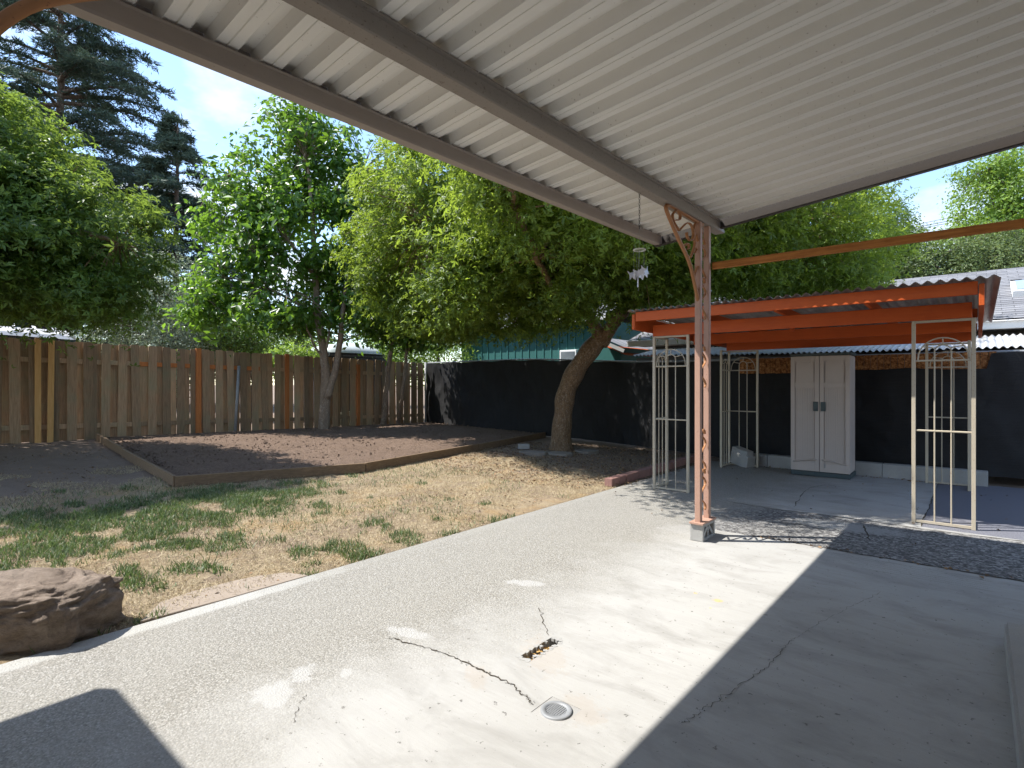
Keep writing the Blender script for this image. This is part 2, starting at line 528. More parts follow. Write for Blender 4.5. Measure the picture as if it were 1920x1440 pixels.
_g = m_orange.noise(5, 6, 0.65, stretch=(0.9, 9, 9)); _b = m_orange.noise(3, 4, 0.6)
_c = m_orange.mix(_g, (0.44, 0.070, 0.012), (0.58, 0.115, 0.020))
_c = m_orange.mix(m_orange.ramp(_b, [(0.5, 0), (0.75, 0.5)]), _c, (0.36, 0.065, 0.014))
m_orange.col(_c).rough(0.55); m_orange.bump(_g, 0.002); m_orange = m_orange.m
m_rail = wood('stained_rail', (0.30, 0.11, 0.03), (0.52, 0.22, 0.06), axis='x', rv=0.05)
m_galv = Mat('grey_corrugated_sheet')
_n = m_galv.noise(2, 6, 0.7, stretch=(3, 0.5, 1))
m_galv.col(m_galv.ramp(_n, [(0.3, (0.16, 0.14, 0.12)), (0.55, (0.34, 0.32, 0.29)), (0.75, (0.50, 0.48, 0.45))])).rough(0.6)
m_galv = m_galv.m
m_white_corr = Mat('white_corrugated_sheet')
_n = m_white_corr.noise(3, 6, 0.75)
_y = m_white_corr.xyz()[1]
m_white_corr.col(m_white_corr.mix(m_white_corr.ramp(_n, [(0.55, 0), (0.7, 0.8)]), (0.50, 0.49, 0.48), (0.30, 0.18, 0.11))).rough(0.5)
m_white_corr = m_white_corr.m
m_fence = wood('weathered_fence_board', (0.22, 0.145, 0.085), (0.42, 0.285, 0.17), (0.25, 0.23, 0.14), rv=0.30)
m_fence_new = wood('new_yellow_timber', (0.52, 0.29, 0.10), (0.66, 0.40, 0.16), rv=0.05)
m_fence_orange = wood('orange_cedar_post', (0.36, 0.12, 0.035), (0.50, 0.19, 0.06), rv=0.1)
m_timber = wood('bed_timber', (0.13, 0.085, 0.05), (0.23, 0.155, 0.09), axis='y', rv=0.15)
m_black = shade_cloth()
m_plastic = simple('putty_resin', (0.46, 0.395, 0.355), 0.55, var=0.05, bump=0.0006, bscale=200)
m_plastic_dark = simple('slate_resin', (0.06, 0.08, 0.085), 0.5, var=0.1)
m_darkmetal = simple('black_metal', (0.03, 0.03, 0.03), 0.4, var=0.2)
m_steel = simple('grey_steel', (0.27, 0.275, 0.28), 0.55, 0.2, var=0.2, scale=20)
m_block = concrete('grey_block', (0.42, 0.41, 0.385), (0.34, 0.33, 0.31), 3, bump=0.004)
m_stoop = concrete('stoop_concrete', (0.40, 0.385, 0.36), (0.30, 0.29, 0.27), 2)
m_paver = concrete('dusty_pink_concrete', (0.33, 0.27, 0.215), (0.27, 0.215, 0.165), 2)
m_crack = simple('crack_dirt', (0.055, 0.045, 0.032), 0.95, var=0.5, scale=60)
m_red_brick = simple('red_brick', (0.27, 0.15, 0.125), 0.9, var=0.3, scale=22, bump=0.006)
m_patio = patio_material()
m_ground = ground_material()
m_soil = soil_material()
m_bark_maple = bark('maple_bark', (0.045, 0.028, 0.015), (0.20, 0.12, 0.06), (0.40, 0.30, 0.20), 1.8, 0.03, 0.45)
m_bark_pale = bark('pale_bark', (0.13, 0.095, 0.07), (0.25, 0.19, 0.14), (0.34, 0.27, 0.21), 0.9, 0.008, 0.8)
m_bark_dark = bark('conifer_bark', (0.05, 0.035, 0.03), (0.10, 0.075, 0.06), (0.16, 0.12, 0.10), 0.5, 0.03, 0.9)

# ------------------------------------------------------------------ ground
def fbm(x, y, s, seed=0.0):
    return noise.fractal(Vector((x * s + seed, y * s - seed, seed)), 1.0, 2.0, 4)
def axis_lines(a, b, step, far=400):
    inner = list(np.arange(a, b + 1e-6, step))
    lo, hi = [], []
    w = step; p = a
    while p > -far: w *= 1.5; p -= w; lo.append(p)
    w = step; p = b
    while p < far: w *= 1.5; p += w; hi.append(p)
    return lo[::-1] + inner + hi
xs = axis_lines(-13.2, -3.6, 0.085); ys = axis_lines(-0.6, 11.6, 0.09)
# sharp step at the slab edge
xs = sorted(set([round(x, 4) for x in xs if not (-3.62 < x < -3.55)] + [-3.602, -3.57]))
V = []
for y in ys:
    for x in xs:
        z = gz(x, y)
        if x > -3.59 and x < 3 and y < 10: z = -0.12
        elif x >= -3.59: z = -0.02
        if -13.2 < x < -3.6 and -0.6 < y < 11.6:
            ed = smooth(-3.6, -3.9, x)
            z += (0.018 * fbm(x, y, 1.6) + 0.012 * fbm(x, y, 6, 3)) * ed - 0.012
        V.append((x, y, z))
nx, ny = len(xs), len(ys)
I = np.arange(nx * ny).reshape(ny, nx)
Fq = np.stack([I[:-1, :-1].ravel(), I[:-1, 1:].ravel(), I[1:, 1:].ravel(), I[1:, :-1].ravel()], 1)
g = fast_mesh('ground', V, Fq, m_ground, smooth_=True)
tag(g, kind='structure')

# patio slab with the broken hole and drain opening left out
HX0, HX1, HY0, HY1 = -1.735, -1.665, 2.12, 2.40
DX, DY = -1.33, 1.87
sb = MB()
gxs = [-3.6, -2.6, HX0, HX1, DX - .075, DX + .075, -0.4, 2.6]
gys = [-3.0, 0.0, DY - .075, DY + .075, HY0, HY1, 3.5, 5.14, 6.6, 9.72]
for i in range(len(gxs) - 1):
    for j in range(len(gys) - 1):
        x0, x1, y0, y1 = gxs[i], gxs[i + 1], gys[j], gys[j + 1]
        if (x0 == HX0 and y0 == HY0) or (abs(x0 - (DX - .075)) < 1e-6 and abs(y0 - (DY - .075)) < 1e-6): continue
        sb.quad((x0, y0, 0), (x1, y0, 0), (x1, y1, 0), (x0, y1, 0))
for (x0, y0, x1, y1) in ((-3.6, -3, -3.6, 9.72), (-3.6, 9.72, 2.6, 9.72)):
    sb.quad((x0, y0, -0.11), (x1, y1, -0.11), (x1, y1, 0), (x0, y0, 0))
for (a0, a1, b0, b1) in ((HX0, HX1, HY0, HY1), (DX - .075, DX + .075, DY - .075, DY + .075)):
    for p, q in (((a0, b0), (a1, b0)), ((a1, b0), (a1, b1)), ((a1, b1), (a0, b1)), ((a0, b1), (a0, b0))):
        sb.quad((p[0], p[1], -0.1), (q[0], q[1], -0.1), (q[0], q[1], 0), (p[0], p[1], 0))
slab = sb.build('patio', m_patio)
tag(slab, kind='structure')
# chipped rims of the hole and rubble + dry leaves in it
rb = MB()
for k in range(46):
    e = random.random(); side = random.choice((0, 1, 2, 3))
    x = HX0 + (HX1 - HX0) * e if side < 2 else (HX0 if side == 2 else HX1)
    y = (HY0 if side == 0 else HY1) if side < 2 else HY0 + (HY1 - HY0) * e
    s = random.uniform(.008, .018)
    rb.box((x + random.gauss(0, .006), y + random.gauss(0, .006), -s * .42), (s * 1.4, s * 1.2, s), random.random() * 3)
for k in range(70):
    s = random.uniform(.008, .022)
    rb.box((random.uniform(HX0, HX1), random.uniform(HY0, HY1), -0.075 + random.random() * .025), (s, s * .8, s * .7), random.random() * 3)
rb.build('rubble', m_block, slab)['kind'] = 'stuff'
lf = MB()
for k in range(40):
    c = Vector((random.uniform(HX0 + .01, HX1 - .01), random.uniform(HY0, HY1 - .05), -0.035 + random.random() * .02))
    M3 = Matrix.Rotation(random.random() * 6, 3, 'Z') @ Matrix.Rotation(random.gauss(0, .6), 3, 'X')
    a = .018
    lf.add([c + M3 @ Vector(v) for v in ((-a, 0, 0), (0, -a * .6, .004), (a, 0, 0), (0, a * .6, .004))], [(0, 1, 2, 3)])
lf.build('dry_leaf', simple('dry_leaf_tan', (0.45, 0.28, 0.10), 0.8, var=0.4, scale=40), slab)['kind'] = 'stuff'

def crack(pts, w, name='crack', parent=slab, z=0.003, sub=9, jit=0.012, mat=None):
    mb = MB(); P2 = []
    for i in range(len(pts) - 1):
        for k in range(sub):
            P2.append(pts[i].lerp(pts[i + 1], k / sub))
    P2.append(pts[-1])
    L = []
    for i, p in enumerate(P2):
        t = (P2[min(i + 1, len(P2) - 1)] - P2[max(i - 1, 0)]).normalized(); n = Vector((-t.y, t.x, 0))
        off = n * random.gauss(0, jit * .5)
        ww = w * random.uniform(.25, 1.2) * (0.35 if i in (0, len(P2) - 1) else 1)
        L.append((p + off - n * ww, p + off + n * ww))
    for i in range(len(L) - 1):
        a, b = L[i]; c, d = L[i + 1]
        mb.quad((a.x, a.y, z), (c.x, c.y, z), (d.x, d.y, z), (b.x, b.y, z))
    return mb.build(name, mat or m_crack, parent)
crack([G(*p) for p in ((730, 1196), (790, 1213), (850, 1232), (895, 1255), (955, 1280), (985, 1305), (1000, 1322))], .005)
crack([G(*p) for p in ((1283, 1357), (1330, 1325), (1390, 1285), (1440, 1250), (1485, 1200))], .0016, sub=16)
crack([G(*p) for p in ((1485, 1200), (1530, 1172), (1590, 1140), (1650, 1112))], .0009, sub=16)
crack([G(*p) for p in ((1489, 951), (1505, 925), (1520, 914), (1548, 910), (1580, 913))], .005)
crack([G(*p) for p in ((1028, 1192), (1018, 1165), (1010, 1140))], .0025)
crack([G(*p) for p in ((1630, 1013), (1625, 1000), (1618, 985))], .008)
crack([G(*p) for p in ((552, 1356), (560, 1330), (572, 1303))], .0015)
crack([Vector((x, 5.14, 0)) for x in (-1.55, -1.0, -.4, .2, 1.0)], .010, 'joint', sub=14, jit=.012)
crack([Vector((x, 6.42 + .05 * math.sin(x * 5), 0)) for x in (-2.2, -1.7, -1.2, -.7, -.2, .4)], .008, 'joint', sub=10, jit=.02)
crack([Vector((-.40, y, 0)) for y in (6.5, 7.5, 8.5, 9.6)], .006, 'joint')
for k in range(7):
    y0 = 5.02 - .045 * k
    crack([Vector((-.95 + .05 * k, y0, 0)), Vector((.1, y0 + .01, 0))], .0011, 'scratch', sub=20, jit=.004)

# drain
dr = thing('floor_drain', (DX, DY, 0), 'round slotted metal drain cover set flush in the concrete patio', 'drain')
mb = MB()
ring = [Vector((DX + .066 * math.cos(a), DY + .066 * math.sin(a), 0)) for a in np.linspace(0, 2 * math.pi, 33)[:-1]]
nseg = 32
vs = []
for (r, z) in ((.066, -.01), (.066, .004), (.060, .006), (.043, .005), (.043, -.01)):
    vs += [(DX + r * math.cos(2 * math.pi * k / nseg), DY + r * math.sin(2 * math.pi * k / nseg), z) for k in range(nseg)]
fs = [(i * nseg + k, i * nseg + (k + 1) % nseg, (i + 1) * nseg + (k + 1) % nseg, (i + 1) * nseg + k) for i in range(4) for k in range(nseg)]
mb.add(vs, fs); mb.build('rim', m_steel, dr, True)
mb = MB()
for k in range(-4, 5):
    h = math.sqrt(max(0, .0435 ** 2 - (k * .0095) ** 2))
    if h > .006:
        mb.box((DX + k * .0095, DY, .001), (.0038, 2 * h, .006), 0)
        mb.box((DX, DY + k * .0095, .0005), (2 * h, .0038, .0055), 0)
mb.build('grate', m_steel, dr)
mb = MB()
sq = [(DX - .0755, DX + .0755, DY - .0755, DY + .0755)]
for k in range(nseg):
    a0, a1 = 2 * math.pi * k / nseg, 2 * math.pi * (k + 1) / nseg
    def onsq(a):
        c, s = math.cos(a), math.sin(a); m = max(abs(c), abs(s)); return (DX + .076 * c / m, DY + .076 * s / m)
    q0, q1 = onsq(a0), onsq(a1)
    mb.quad((DX + .064 * math.cos(a0), DY + .064 * math.sin(a0), -.002), (q0[0], q0[1], -.002), (q1[0], q1[1], -.002), (DX + .064 * math.cos(a1), DY + .064 * math.sin(a1), -.002))
mb.build('bedding', m_stoop, dr)
mb = MB(); mb.box((DX, DY, -.09), (.14, .14, .01)); mb.build('sump', m_darkmetal, dr)
mb = MB()
cs = [Vector((DX, DY, 0)) + Vector(v) for v in ((-.15, -.2, 0), (.17, -.2, 0), (.17, .13, 0), (-.12, .16, 0), (-.15, -.2, 0))]


# flush pinkish pad by the slab edge
poly = [G(*p) for p in ((262, 1166), (430, 1128), (593, 1085), (533, 1072), (480, 1078), (433, 1088), (365, 1105), (300, 1127))]
poly = [Vector((min(p.x, -3.605), p.y, 0)) for p in poly]
cb_ = MB()
for q in range(90):
    seg = random.choice([((730, 1196), (790, 1213)), ((790, 1213), (850, 1232)), ((850, 1232), (895, 1255)), ((895, 1255), (955, 1280)), ((955, 1280), (985, 1305)), ((985, 1305), (1000, 1322)), ((1283, 1355), (1390, 1285)), ((1390, 1285), (1485, 1200))])
    a_, b_ = G(*seg[0]), G(*seg[1]); p_ = a_.lerp(b_, random.random()) + Vector((random.gauss(0, .008), random.gauss(0, .008), 0))
    s_ = random.uniform(.0015, .0038); cb_.box((p_.x, p_.y, s_ * .5 + .003), (s_ * 1.5, s_, s_), random.random() * 3)
cb_.build('crumbs', m_stoop, slab)['kind'] = 'stuff'
pd = MB(); pd.prism([(p.x, p.y) for p in poly], -.05, .004)
tag(pd.build('old_pad', m_paver, bevel=.004), kind='structure')

# stoop by the house
st = MB(); st.bx(.11, 1.45, -.6, 3.85, -.02, .12)
tag(st.build('door_stoop', m_stoop, bevel=.012, seg=2), 'low raised grey concrete stoop beside the patio at the right edge', 'stoop')

# ------------------------------------------------------------------ garden bed
A = G(175, 822); B = G(328, 912); Cc = G(685, 884); D = G(1022, 819)
A = Vector((-12.62, A.y, gz(-12.6, A.y))); E = Vector((-12.62, 11.1, gz(-12.6, 11.1)))
bed = thing('garden_bed', (B.x, B.y, gz(B.x, B.y)), 'long low timber edging around the bare brown garden soil', 'bed edging')
def timber(a, b, n, h=.13, w=.04, lift=0.02):
    for i in range(n):
        p = a.lerp(b, i / n); q = a.lerp(b, (i + 1) / n)
        t = (q - p).normalized()
        p = p + t * .004; q = q - t * .004
        p = Vector((p.x, p.y, gz(p.x, p.y) + h / 2 - .03 + lift + random.uniform(-.006, .006)))
        q = Vector((q.x, q.y, gz(q.x, q.y) + h / 2 - .03 + lift + random.uniform(-.006, .006)))
        m = MB(); m.beam(p, q, w, h); m.build('board', m_timber, bed, bevel=.004)
timber(A, A.lerp(B, .45), 1); timber(A.lerp(B, .45) + Vector((.05, -.02, 0)), B, 1)
timber(B, Cc, 1); timber(Cc, Cc.lerp(D, .5) + Vector((.05, -.05, 0)), 1); timber(Cc.lerp(D, .5) + Vector((.05, -.05, 0)), D, 1)
timber(D, Vector((-8.2, 10.75, 0)), 1, lift=-.04)
# soil
NU, NV = 210, 90
V = []
for j in range(NV + 1):
    v = j / NV
    for i in range(NU + 1):
        u = i / NU
        back = A.lerp(E, u)
        f = B.lerp(Cc, u / .45) if u < .45 else (Cc.lerp(D, (u - .45) / .40) if u < .85 else D.lerp(Vector((-8.2, 10.8, 0)), (u - .85) / .15))
        p = back.lerp(f, v * .995)
        e = min(1, min(v, 1 - v) * 14, min(u, 1 - u) * 20)
        z = gz(p.x, p.y) + .035 + .03 * e + e * (.022 * fbm(p.x, p.y, 1.2, 5) + .016 * fbm(p.x, p.y, 9, 2) + .012 * abs(fbm(p.x, p.y, 26, 8)))
        V.append((p.x, p.y, z))
I = np.arange((NU + 1) * (NV + 1)).reshape(NV + 1, NU + 1)
Fq = np.stack([I[:-1, :-1].ravel(), I[:-1, 1:].ravel(), I[1:, 1:].ravel(), I[1:, :-1].ravel()], 1)
tag(fast_mesh('garden_soil', V, Fq, m_soil, smooth_=True), kind='structure')

# ------------------------------------------------------------------ wooden fence
FXP = -12.8
fence = thing('wooden_fence', (FXP, 5, gz(FXP, 5)), 'weathered brown board-on-board wooden fence along the left side of the yard', 'fence')
def board_mesh(w, h, seed):
    r = random.Random(seed)
    m = MB(); t = .018; c = .02
    prof = [(-w / 2, 0), (w / 2, 0), (w / 2 + r.gauss(0, .002), h * .5), (w / 2, h - c), (w / 2 - c, h), (-w / 2 + c, h), (-w / 2, h - c), (-w / 2 + r.gauss(0, .002), h * .5)]
    n = len(prof)
    vs = [(-t / 2, p[0], p[1]) for p in prof] + [(t / 2, p[0], p[1]) for p in prof]
    fs = [tuple(range(n))[::-1], tuple(range(n, 2 * n))] + [(i, (i + 1) % n, (i + 1) % n + n, i + n) for i in range(n)]
    me = bpy.data.meshes.new('board'); me.from_pydata(vs, [], [f for f in fs]); me.materials.append(m_fence); me.update()
    return me
bmesh_list = [board_mesh(w, 1.83, i) for i, w in enumerate((.15, .146, .151, .143, .148, .15))]
fbase = fence.location
y = -1.3; i = 0
while y < 11.15:
    for (xo, yo) in ((.031, 0), (-.031, .13)):
        yy = y + yo + random.gauss(0, .006)
        if yy > 11.15: continue
        z0 = gz(FXP, yy) - .02 + random.gauss(0, .011)
        me = random.choice(bmesh_list)
        o = link_mesh('board', me, fence, (xo + random.gauss(0, .003), yy - fbase.y, z0 - fbase.z),
                      (random.gauss(0, .0075), random.gauss(0, .006), random.gauss(0, .05)))
    y += .26
for (h, a) in ((.25, 0), (1.45, 0)):
    for s in range(5):
        y0, y1 = -1.4 + s * 2.5, -1.4 + (s + 1) * 2.5
        m = MB(); m.beam((FXP + .0, y0 + .003, gz(FXP, y0) + h), (FXP + .0, min(y1, 11.2) - .003, gz(FXP, y1) + h), .038, .085)
        m.build('rail', m_fence_orange if s in (2,) and h > 1 else m_fence, fence, bevel=.003)
def fpost(px, w, mat, h=1.86, dx=.075, th=.04, label=None, lean=0):
    p = PX(px, 800, FXP + dx)
    z0 = gz(FXP, p.y) - .03
    m = MB(); m.beam((FXP + dx, p.y, z0), (FXP + dx, p.y + lean, z0 + h), th, w, up=Vector((0, 1, 0)))
    return m.build('post', mat, fence, bevel=.003, label=label)
fpost(71, .085, m_fence_new, 1.87, label='new yellow timber post, thick'); fpost(94, .085, m_fence_new, 1.83, lean=.02, label='new yellow timber post, slightly leaning')
fpost(372, .10, m_fence_orange, 1.86, .06, .06, label='orange cedar post'); fpost(538, .09, m_fence_orange, 1.86, .06, .06, label='orange cedar post')
fpost(672, .09, m_fence_orange, 1.70, .02, .05, label='orange cedar post'); fpost(175, .10, m_fence, 1.8, .0, .06)

pp = PX(440, 812, FXP + .32); 
m = MB(); b0 = Vector((FXP + .34, pp.y, gz(FXP, pp.y) + .02)); t0 = PX(448, 686, FXP + .16)
m.tube([b0, t0], .032, 14)
tag(m.build('metal_pipe', m_steel, None, True), 'grey galvanised pipe leaning against the wooden fence', 'pipe')

# ------------------------------------------------------------------ black screened fence
line = [Vector((-12.72, 11.2, 0)), Vector((-9.2, 11.05, 0)), Vector((-6.2, 10.75, 0)), Vector((-3.7, 10.2, 0)), Vector((-1.0, 9.98, 0)), Vector((5.0, 9.85, 0))]
cum = [0]
for a, b in zip(line, line[1:]): cum.append(cum[-1] + (b - a).length)
def along(s):
    for i in range(len(line) - 1):
        if s <= cum[i + 1] or i == len(line) - 2:
            return line[i].lerp(line[i + 1], (s - cum[i]) / (cum[i + 1] - cum[i]))
def topz(s):
    p = along(s); return 1.98 - .20 * smooth(-9.5, -4.0, p.x) 
sf = thing('screened_fence', (-6, 10.8, 0), 'chain-link fence covered with black privacy shade cloth across the back of the yard', 'fence')
NS, NZ = 360, 26
V = []
T = cum[-1]
for j in range(NZ + 1):
    v = j / NZ
    for i in range(NS + 1):
        s = T * i / NS; p = along(s)
        gb_ = gz(p.x, p.y) + (.02 if p.x < -3.5 else .10) + .02 * fbm(s, 0, 1.0)
        tp = topz(s) - .025 * abs(math.sin(s * math.pi / 1.1)) - (.16 * smooth(0, .3, s - cum[4] - .8) * (1 - smooth(2.2, 2.5, s - cum[4] + .8)) if False else 0)
        if -3.0 < p.x < 0.15: tp -= .20 + .03 * fbm(s, 1, 1.2)
        bel = .05 * fbm(s * .9 + v * .9, v * 1.1 - s * .25, 1.0, 2) + .025 * fbm(s * 2 + v * 2, v, 1.5, 5)
        bel += .22 * math.sin(min(1, max(0, (s - .3) / 5.5)) * math.pi) * (1 - v) ** 2 * (v < 1)
        V.append((p.x, p.y - .05 - bel, gb_ + (tp - gb_) * v))
I = np.arange((NS + 1) * (NZ + 1)).reshape(NZ + 1, NS + 1)
Fq = np.stack([I[:-1, :-1].ravel(), I[:-1, 1:].ravel(), I[1:, 1:].ravel(), I[1:, :-1].ravel()], 1)
fast_mesh('shade_cloth', V, Fq, m_black, sf, smooth_=True)
s = 0.0
while s < T:
    p = along(s); m = MB(); m.tube([(p.x, p.y + .10, gz(p.x, p.y) - .05), (p.x, p.y + .10, topz(s) + .0)], .028, 10)
    m.build('post', m_steel, sf, True); s += 2.4
m = MB(); m.tube([(along(k).x, along(k).y + .0, topz(k) + .005) for k in np.linspace(0, T, 40)], .019, 8)
m.build('top_rail', m_steel, sf, True)
# near corner post, chain link strip
m = MB(); m.tube([(-12.6, 11.0, .1), (-12.6, 11.0, 2.0)], .03, 10); m.build('post', m_steel, sf, True)
# rusty reed band showing above the cloth under the lean-to
M = Mat('rusty_reed'); _r = M.noise(26, 5, 0.8); _q = M.vor(30)
M.col(M.ramp(_r, [(0.35, (0.05, 0.02, 0.01)), (0.5, (0.30, 0.12, 0.04)), (0.68, (0.62, 0.32, 0.13))])).rough(.9); M.bump(_r, .02)
m = MB()
for k in range(40):
    x0 = -3.15 + k * .085
    p = along(cum[3] + (x0 + 3.7) * 1.0)
    m.box((x0, 10.08 - .03 * (x0 + 3.1) - .05, 1.66), (.08, .012, .26 + random.uniform(-.01, .01)), 0)
m.build('rusty_slat_panel', M.m, sf)

# loose concrete blocks at the fence foot
bw = thing('block_curb', (-1.4, 9.66, 0), 'single row of grey concrete blocks along the foot of the black fence', 'block row')
x = -3.0
k = 0
while x < -.15:
    m = MB(); w = .39
    cy = 9.66 + .03 * (x + 3) / 3 + random.gauss(0, .004)
    m.bx(x + .003, x + w - .003, cy - .09, cy + .09, -.01, .19)
    o = m.build('block', m_block, bw, bevel=.006)
    x += w; k += 1
m = MB(); c = Vector((-3.0, 9.3, .1))
m.box((-2.95, 9.42, .11), (.36, .18, .2), rz=-.5, M=Matrix.Rotation(-.45, 3, 'Z') @ Matrix.Rotation(.2, 3, 'Y'))
m.box((-2.95, 9.42, .245), (.32, .15, .08), M=Matrix.Rotation(-.45, 3, 'Z') @ Matrix.Rotation(.2, 3, 'Y'))
tag(m.build('concrete_block', m_block, bevel=.008), 'loose tilted grey block behind the back left trellis column', 'block')

# ------------------------------------------------------------------ brick edging, stones, rock
be = thing('brick_edging', (-3.75, 8, 0), 'row of worn reddish bricks edging the soil beside the patio', 'brick edging')
y = 6.42
while y < 9.5:
    L = random.uniform(.19, .21)
    m = MB(); m.box((-3.74 - .02 * (y - 6.4) + random.gauss(0, .006), y + L / 2, .045), (.10 + .02, L - .008, .11), random.gauss(0, .03))
    m.build('brick', m_red_brick, be, bevel=.007, seg=2); y += L
def rock_mesh(name, c, size, mat, seed, sub=4, rz=0, amp=.18, flat_top=False, parent=None):
    bm = bmesh.new(); bmesh.ops.create_icosphere(bm, subdivisions=sub, radius=1)
    Rz = Matrix.Rotation(rz, 3, 'Z')
    for v in bm.verts:
        p = v.co.copy(); q = Vector([math.copysign(abs(a) ** .62, a) for a in p])
        f = noise.fractal(p * 1.2 + Vector((seed, 0, 0)), 1, 2, 5) * amp
        f += noise.fractal(p * 4 + Vector((0, seed, 0)), 1, 2.2, 4) * amp * .3
        f += (abs(noise.noise(Vector((p.x * 2.6, p.y * 2.6, p.z * 7)) + Vector((seed, 2, 0)))) - .25) * amp * (.5 if sub > 5 else 0)
        cr_ = noise.voronoi(p * 1.7 + Vector((seed, seed, 0)))[0][0]; f += (cr_ - .4) * amp * .7
        q = q * (1 + f)
        q = Vector((q.x * size[0], q.y * size[1], q.z * size[2]))
        v.co = Rz @ q + Vector(c)
    m = MB(); m.v = [tuple(v.co) for v in bm.verts]; bm.verts.index_update()
    m.f = [tuple(v.index for v in f.verts) for f in bm.faces]; m.m = [0] * len(m.f); bm.free()
    return m.build(name, mat, parent, True)
M = Mat('brown_boulder')
_n = M.noise(3, 7, .7); _s = M.noise(9, 9, .78, stretch=(1, 1, 1.7)); _f = M.noise(70, 4, .8)
_c = M.ramp(_s, [(.3, (.14, .10, .072)), (.52, (.32, .245, .185)), (.75, (.46, .37, .29))])
_c = M.mix(M.ramp(_n, [(.5, 0), (.75, .5)]), _c, (.15, .13, .10)); M.col(_c).rough(.85)
_b = M.bump(_s, .05); M.bump(_f, .006, prev=_b)
m_boulder = M.m
bc = W(-2.66, 2.98, .10)
boulder = rock_mesh('boulder', bc, (.40, .25, .20), m_boulder, 4.3, 6, YAW + .12, .16)
tag(boulder, 'large brown angular boulder lying at the lawn edge by the patio', 'boulder')

m_flat = concrete('flagstone', (.30, .26, .22), (.2, .17, .14), 4, bump=.006)
fstones = [((1000, 850), .34, .2), ((1050, 852), .30, .18), ((1100, 848), .26, .2)]
lbs = ['flat grey flagstone left of the leaning tree trunk', 'flat grey flagstone in front of the leaning tree trunk', 'flat grey flagstone right of the leaning tree trunk']
for (q, w, h), lb in zip(fstones, lbs):
    p = G(*q); rr = random.Random(w)
    pl = [(p.x + w * (1 + rr.gauss(0, .12)) * math.cos(a + YAW) * .9 - 0, p.y + h * (1 + rr.gauss(0, .12)) * math.sin(a + YAW)) for a in np.linspace(0, 2 * math.pi, 10)[:-1]]
    m = MB(); m.prism(pl, p.z - .05, p.z + .035)
    tag(m.build('flagstone', m_flat, bevel=.01), lb, 'stone', 'flagstones around the leaning tree')
p = G(982, 842); m = MB(); m.box((p.x, p.y, p.z + .05), (.22, .11, .1), .8)
tag(m.build('brick', m_block, bevel=.01), 'short grey block standing by the flagstones near the tree', 'block')
m_moss = simple('mossy_stone', (.085, .085, .055), .9, var=.4, scale=14, bump=.03)
p = G(662, 797); 
tag(rock_mesh('mossy_rock', (p.x + .0, p.y, p.z + .12), (.38, .32, .26), m_moss, 9, 4, .3, .2), 'low dark mossy mound of rock at the wooden fence foot', 'rock')

# ------------------------------------------------------------------ carport
def zpan(x, y): return 2.815 + .10 * (x + 2.42) + .0135 * (y - 5.15)
carport = thing('carport', (-1.84, 4.8, 0), 'white metal patio cover with ribbed ceiling panels and a rust-brown iron post', 'patio cover')
PITCH = .19
x0, x1 = -2.447, 1.42
def pan_mesh():
    prof = [(0, -.008), (.003, -.008), (.0035, 0), (.050, 0), (.053, .006), (.057, 0), (.098, 0), (.108, .010), (.126, .045), (.172, .045), (PITCH - .0006, .001), (PITCH + .0006, -.0095)]
    vs = []; fs = []
    segs = 6
    for k in range(segs + 1):
        x = x0 + (x1 - x0) * k / segs
        for (py_, pz) in prof: vs.append((x - carport.location.x, py_, .10 * (x + 2.42) + pz))
    n = len(prof)
    for k in range(segs):
        for q in range(n - 1): fs.append((k * n + q, (k + 1) * n + q, (k + 1) * n + q + 1, k * n + q + 1))
    # top skin, 1.5 mm above
    o = len(vs)
    vs += [(v[0], v[1], v[2] + .002) for v in vs[:o]]
    fs += [tuple(i + o for i in f)[::-1] for f in fs]
    me = bpy.data.meshes.new('roof_panel'); me.from_pydata(vs, [], fs); me.materials.append(m_ceiling); me.update()
    return me
pm = pan_mesh()
y = 5.13 - PITCH
while y > -.5:
    link_mesh('roof_panel', pm, carport, (0, y - carport.location.y, 2.815 + .0135 * (y - 5.15) + random.uniform(-.0015, .0015)), (0, random.gauss(0, .0008), 0))
    y -= PITCH
yb0 = -.42
# outer edge beam (C gutter): web + bottom + lip
def ybeam(prof, xc, zoff, y0, y1, name, mat):
    m = MB(); vs = []
    for yy in (y0, y1):
        for (a, b) in prof: vs.append((xc + a, yy, zoff(yy) + b))
    n = len(prof)
    fs = [(i, (i + 1) % n, n + (i + 1) % n, n + i) for i in range(n)] + [tuple(range(n))[::-1], tuple(range(n, 2 * n))]
    m.add(vs, fs); return m.build(name, mat, carport)
ybeam([(-.035, .165), (-.042, .02), (-.03, 0), (.03, 0), (.033, .012), (.030, .075), (.036, .085), (-.028, .09), (-.028, .165)],
      -2.42, lambda y: 2.728 + .0155 * (y - 5.15), yb0, 5.17, 'edge_beam', m_fascia)
ybeam([(-.04, 0), (.04, 0), (.046, .006), (.046, .028), (.036, .034), (.036, .085), (.048, .092), (.048, .103), (-.04, .097)],
      -1.85, lambda y: 2.757 + .0105 * (y - 5.15), yb0, 5.24, 'main_beam', m_beam)
# end trim along the far edge
m = MB(); a = Vector((-2.45, 5.165, zpan(-2.45, 5.15) - .028)); b = Vector((1.45, 5.165, zpan(1.45, 5.15) - .028))
m.beam(a, b, .012, .13); m.build('end_trim', m_trim, carport)
m = MB(); m.beam(a + Vector((0, -.02, -.065)), b + Vector((0, -.02, -.065)), .045, .006); m.build('trim_flange', m_trim, carport)
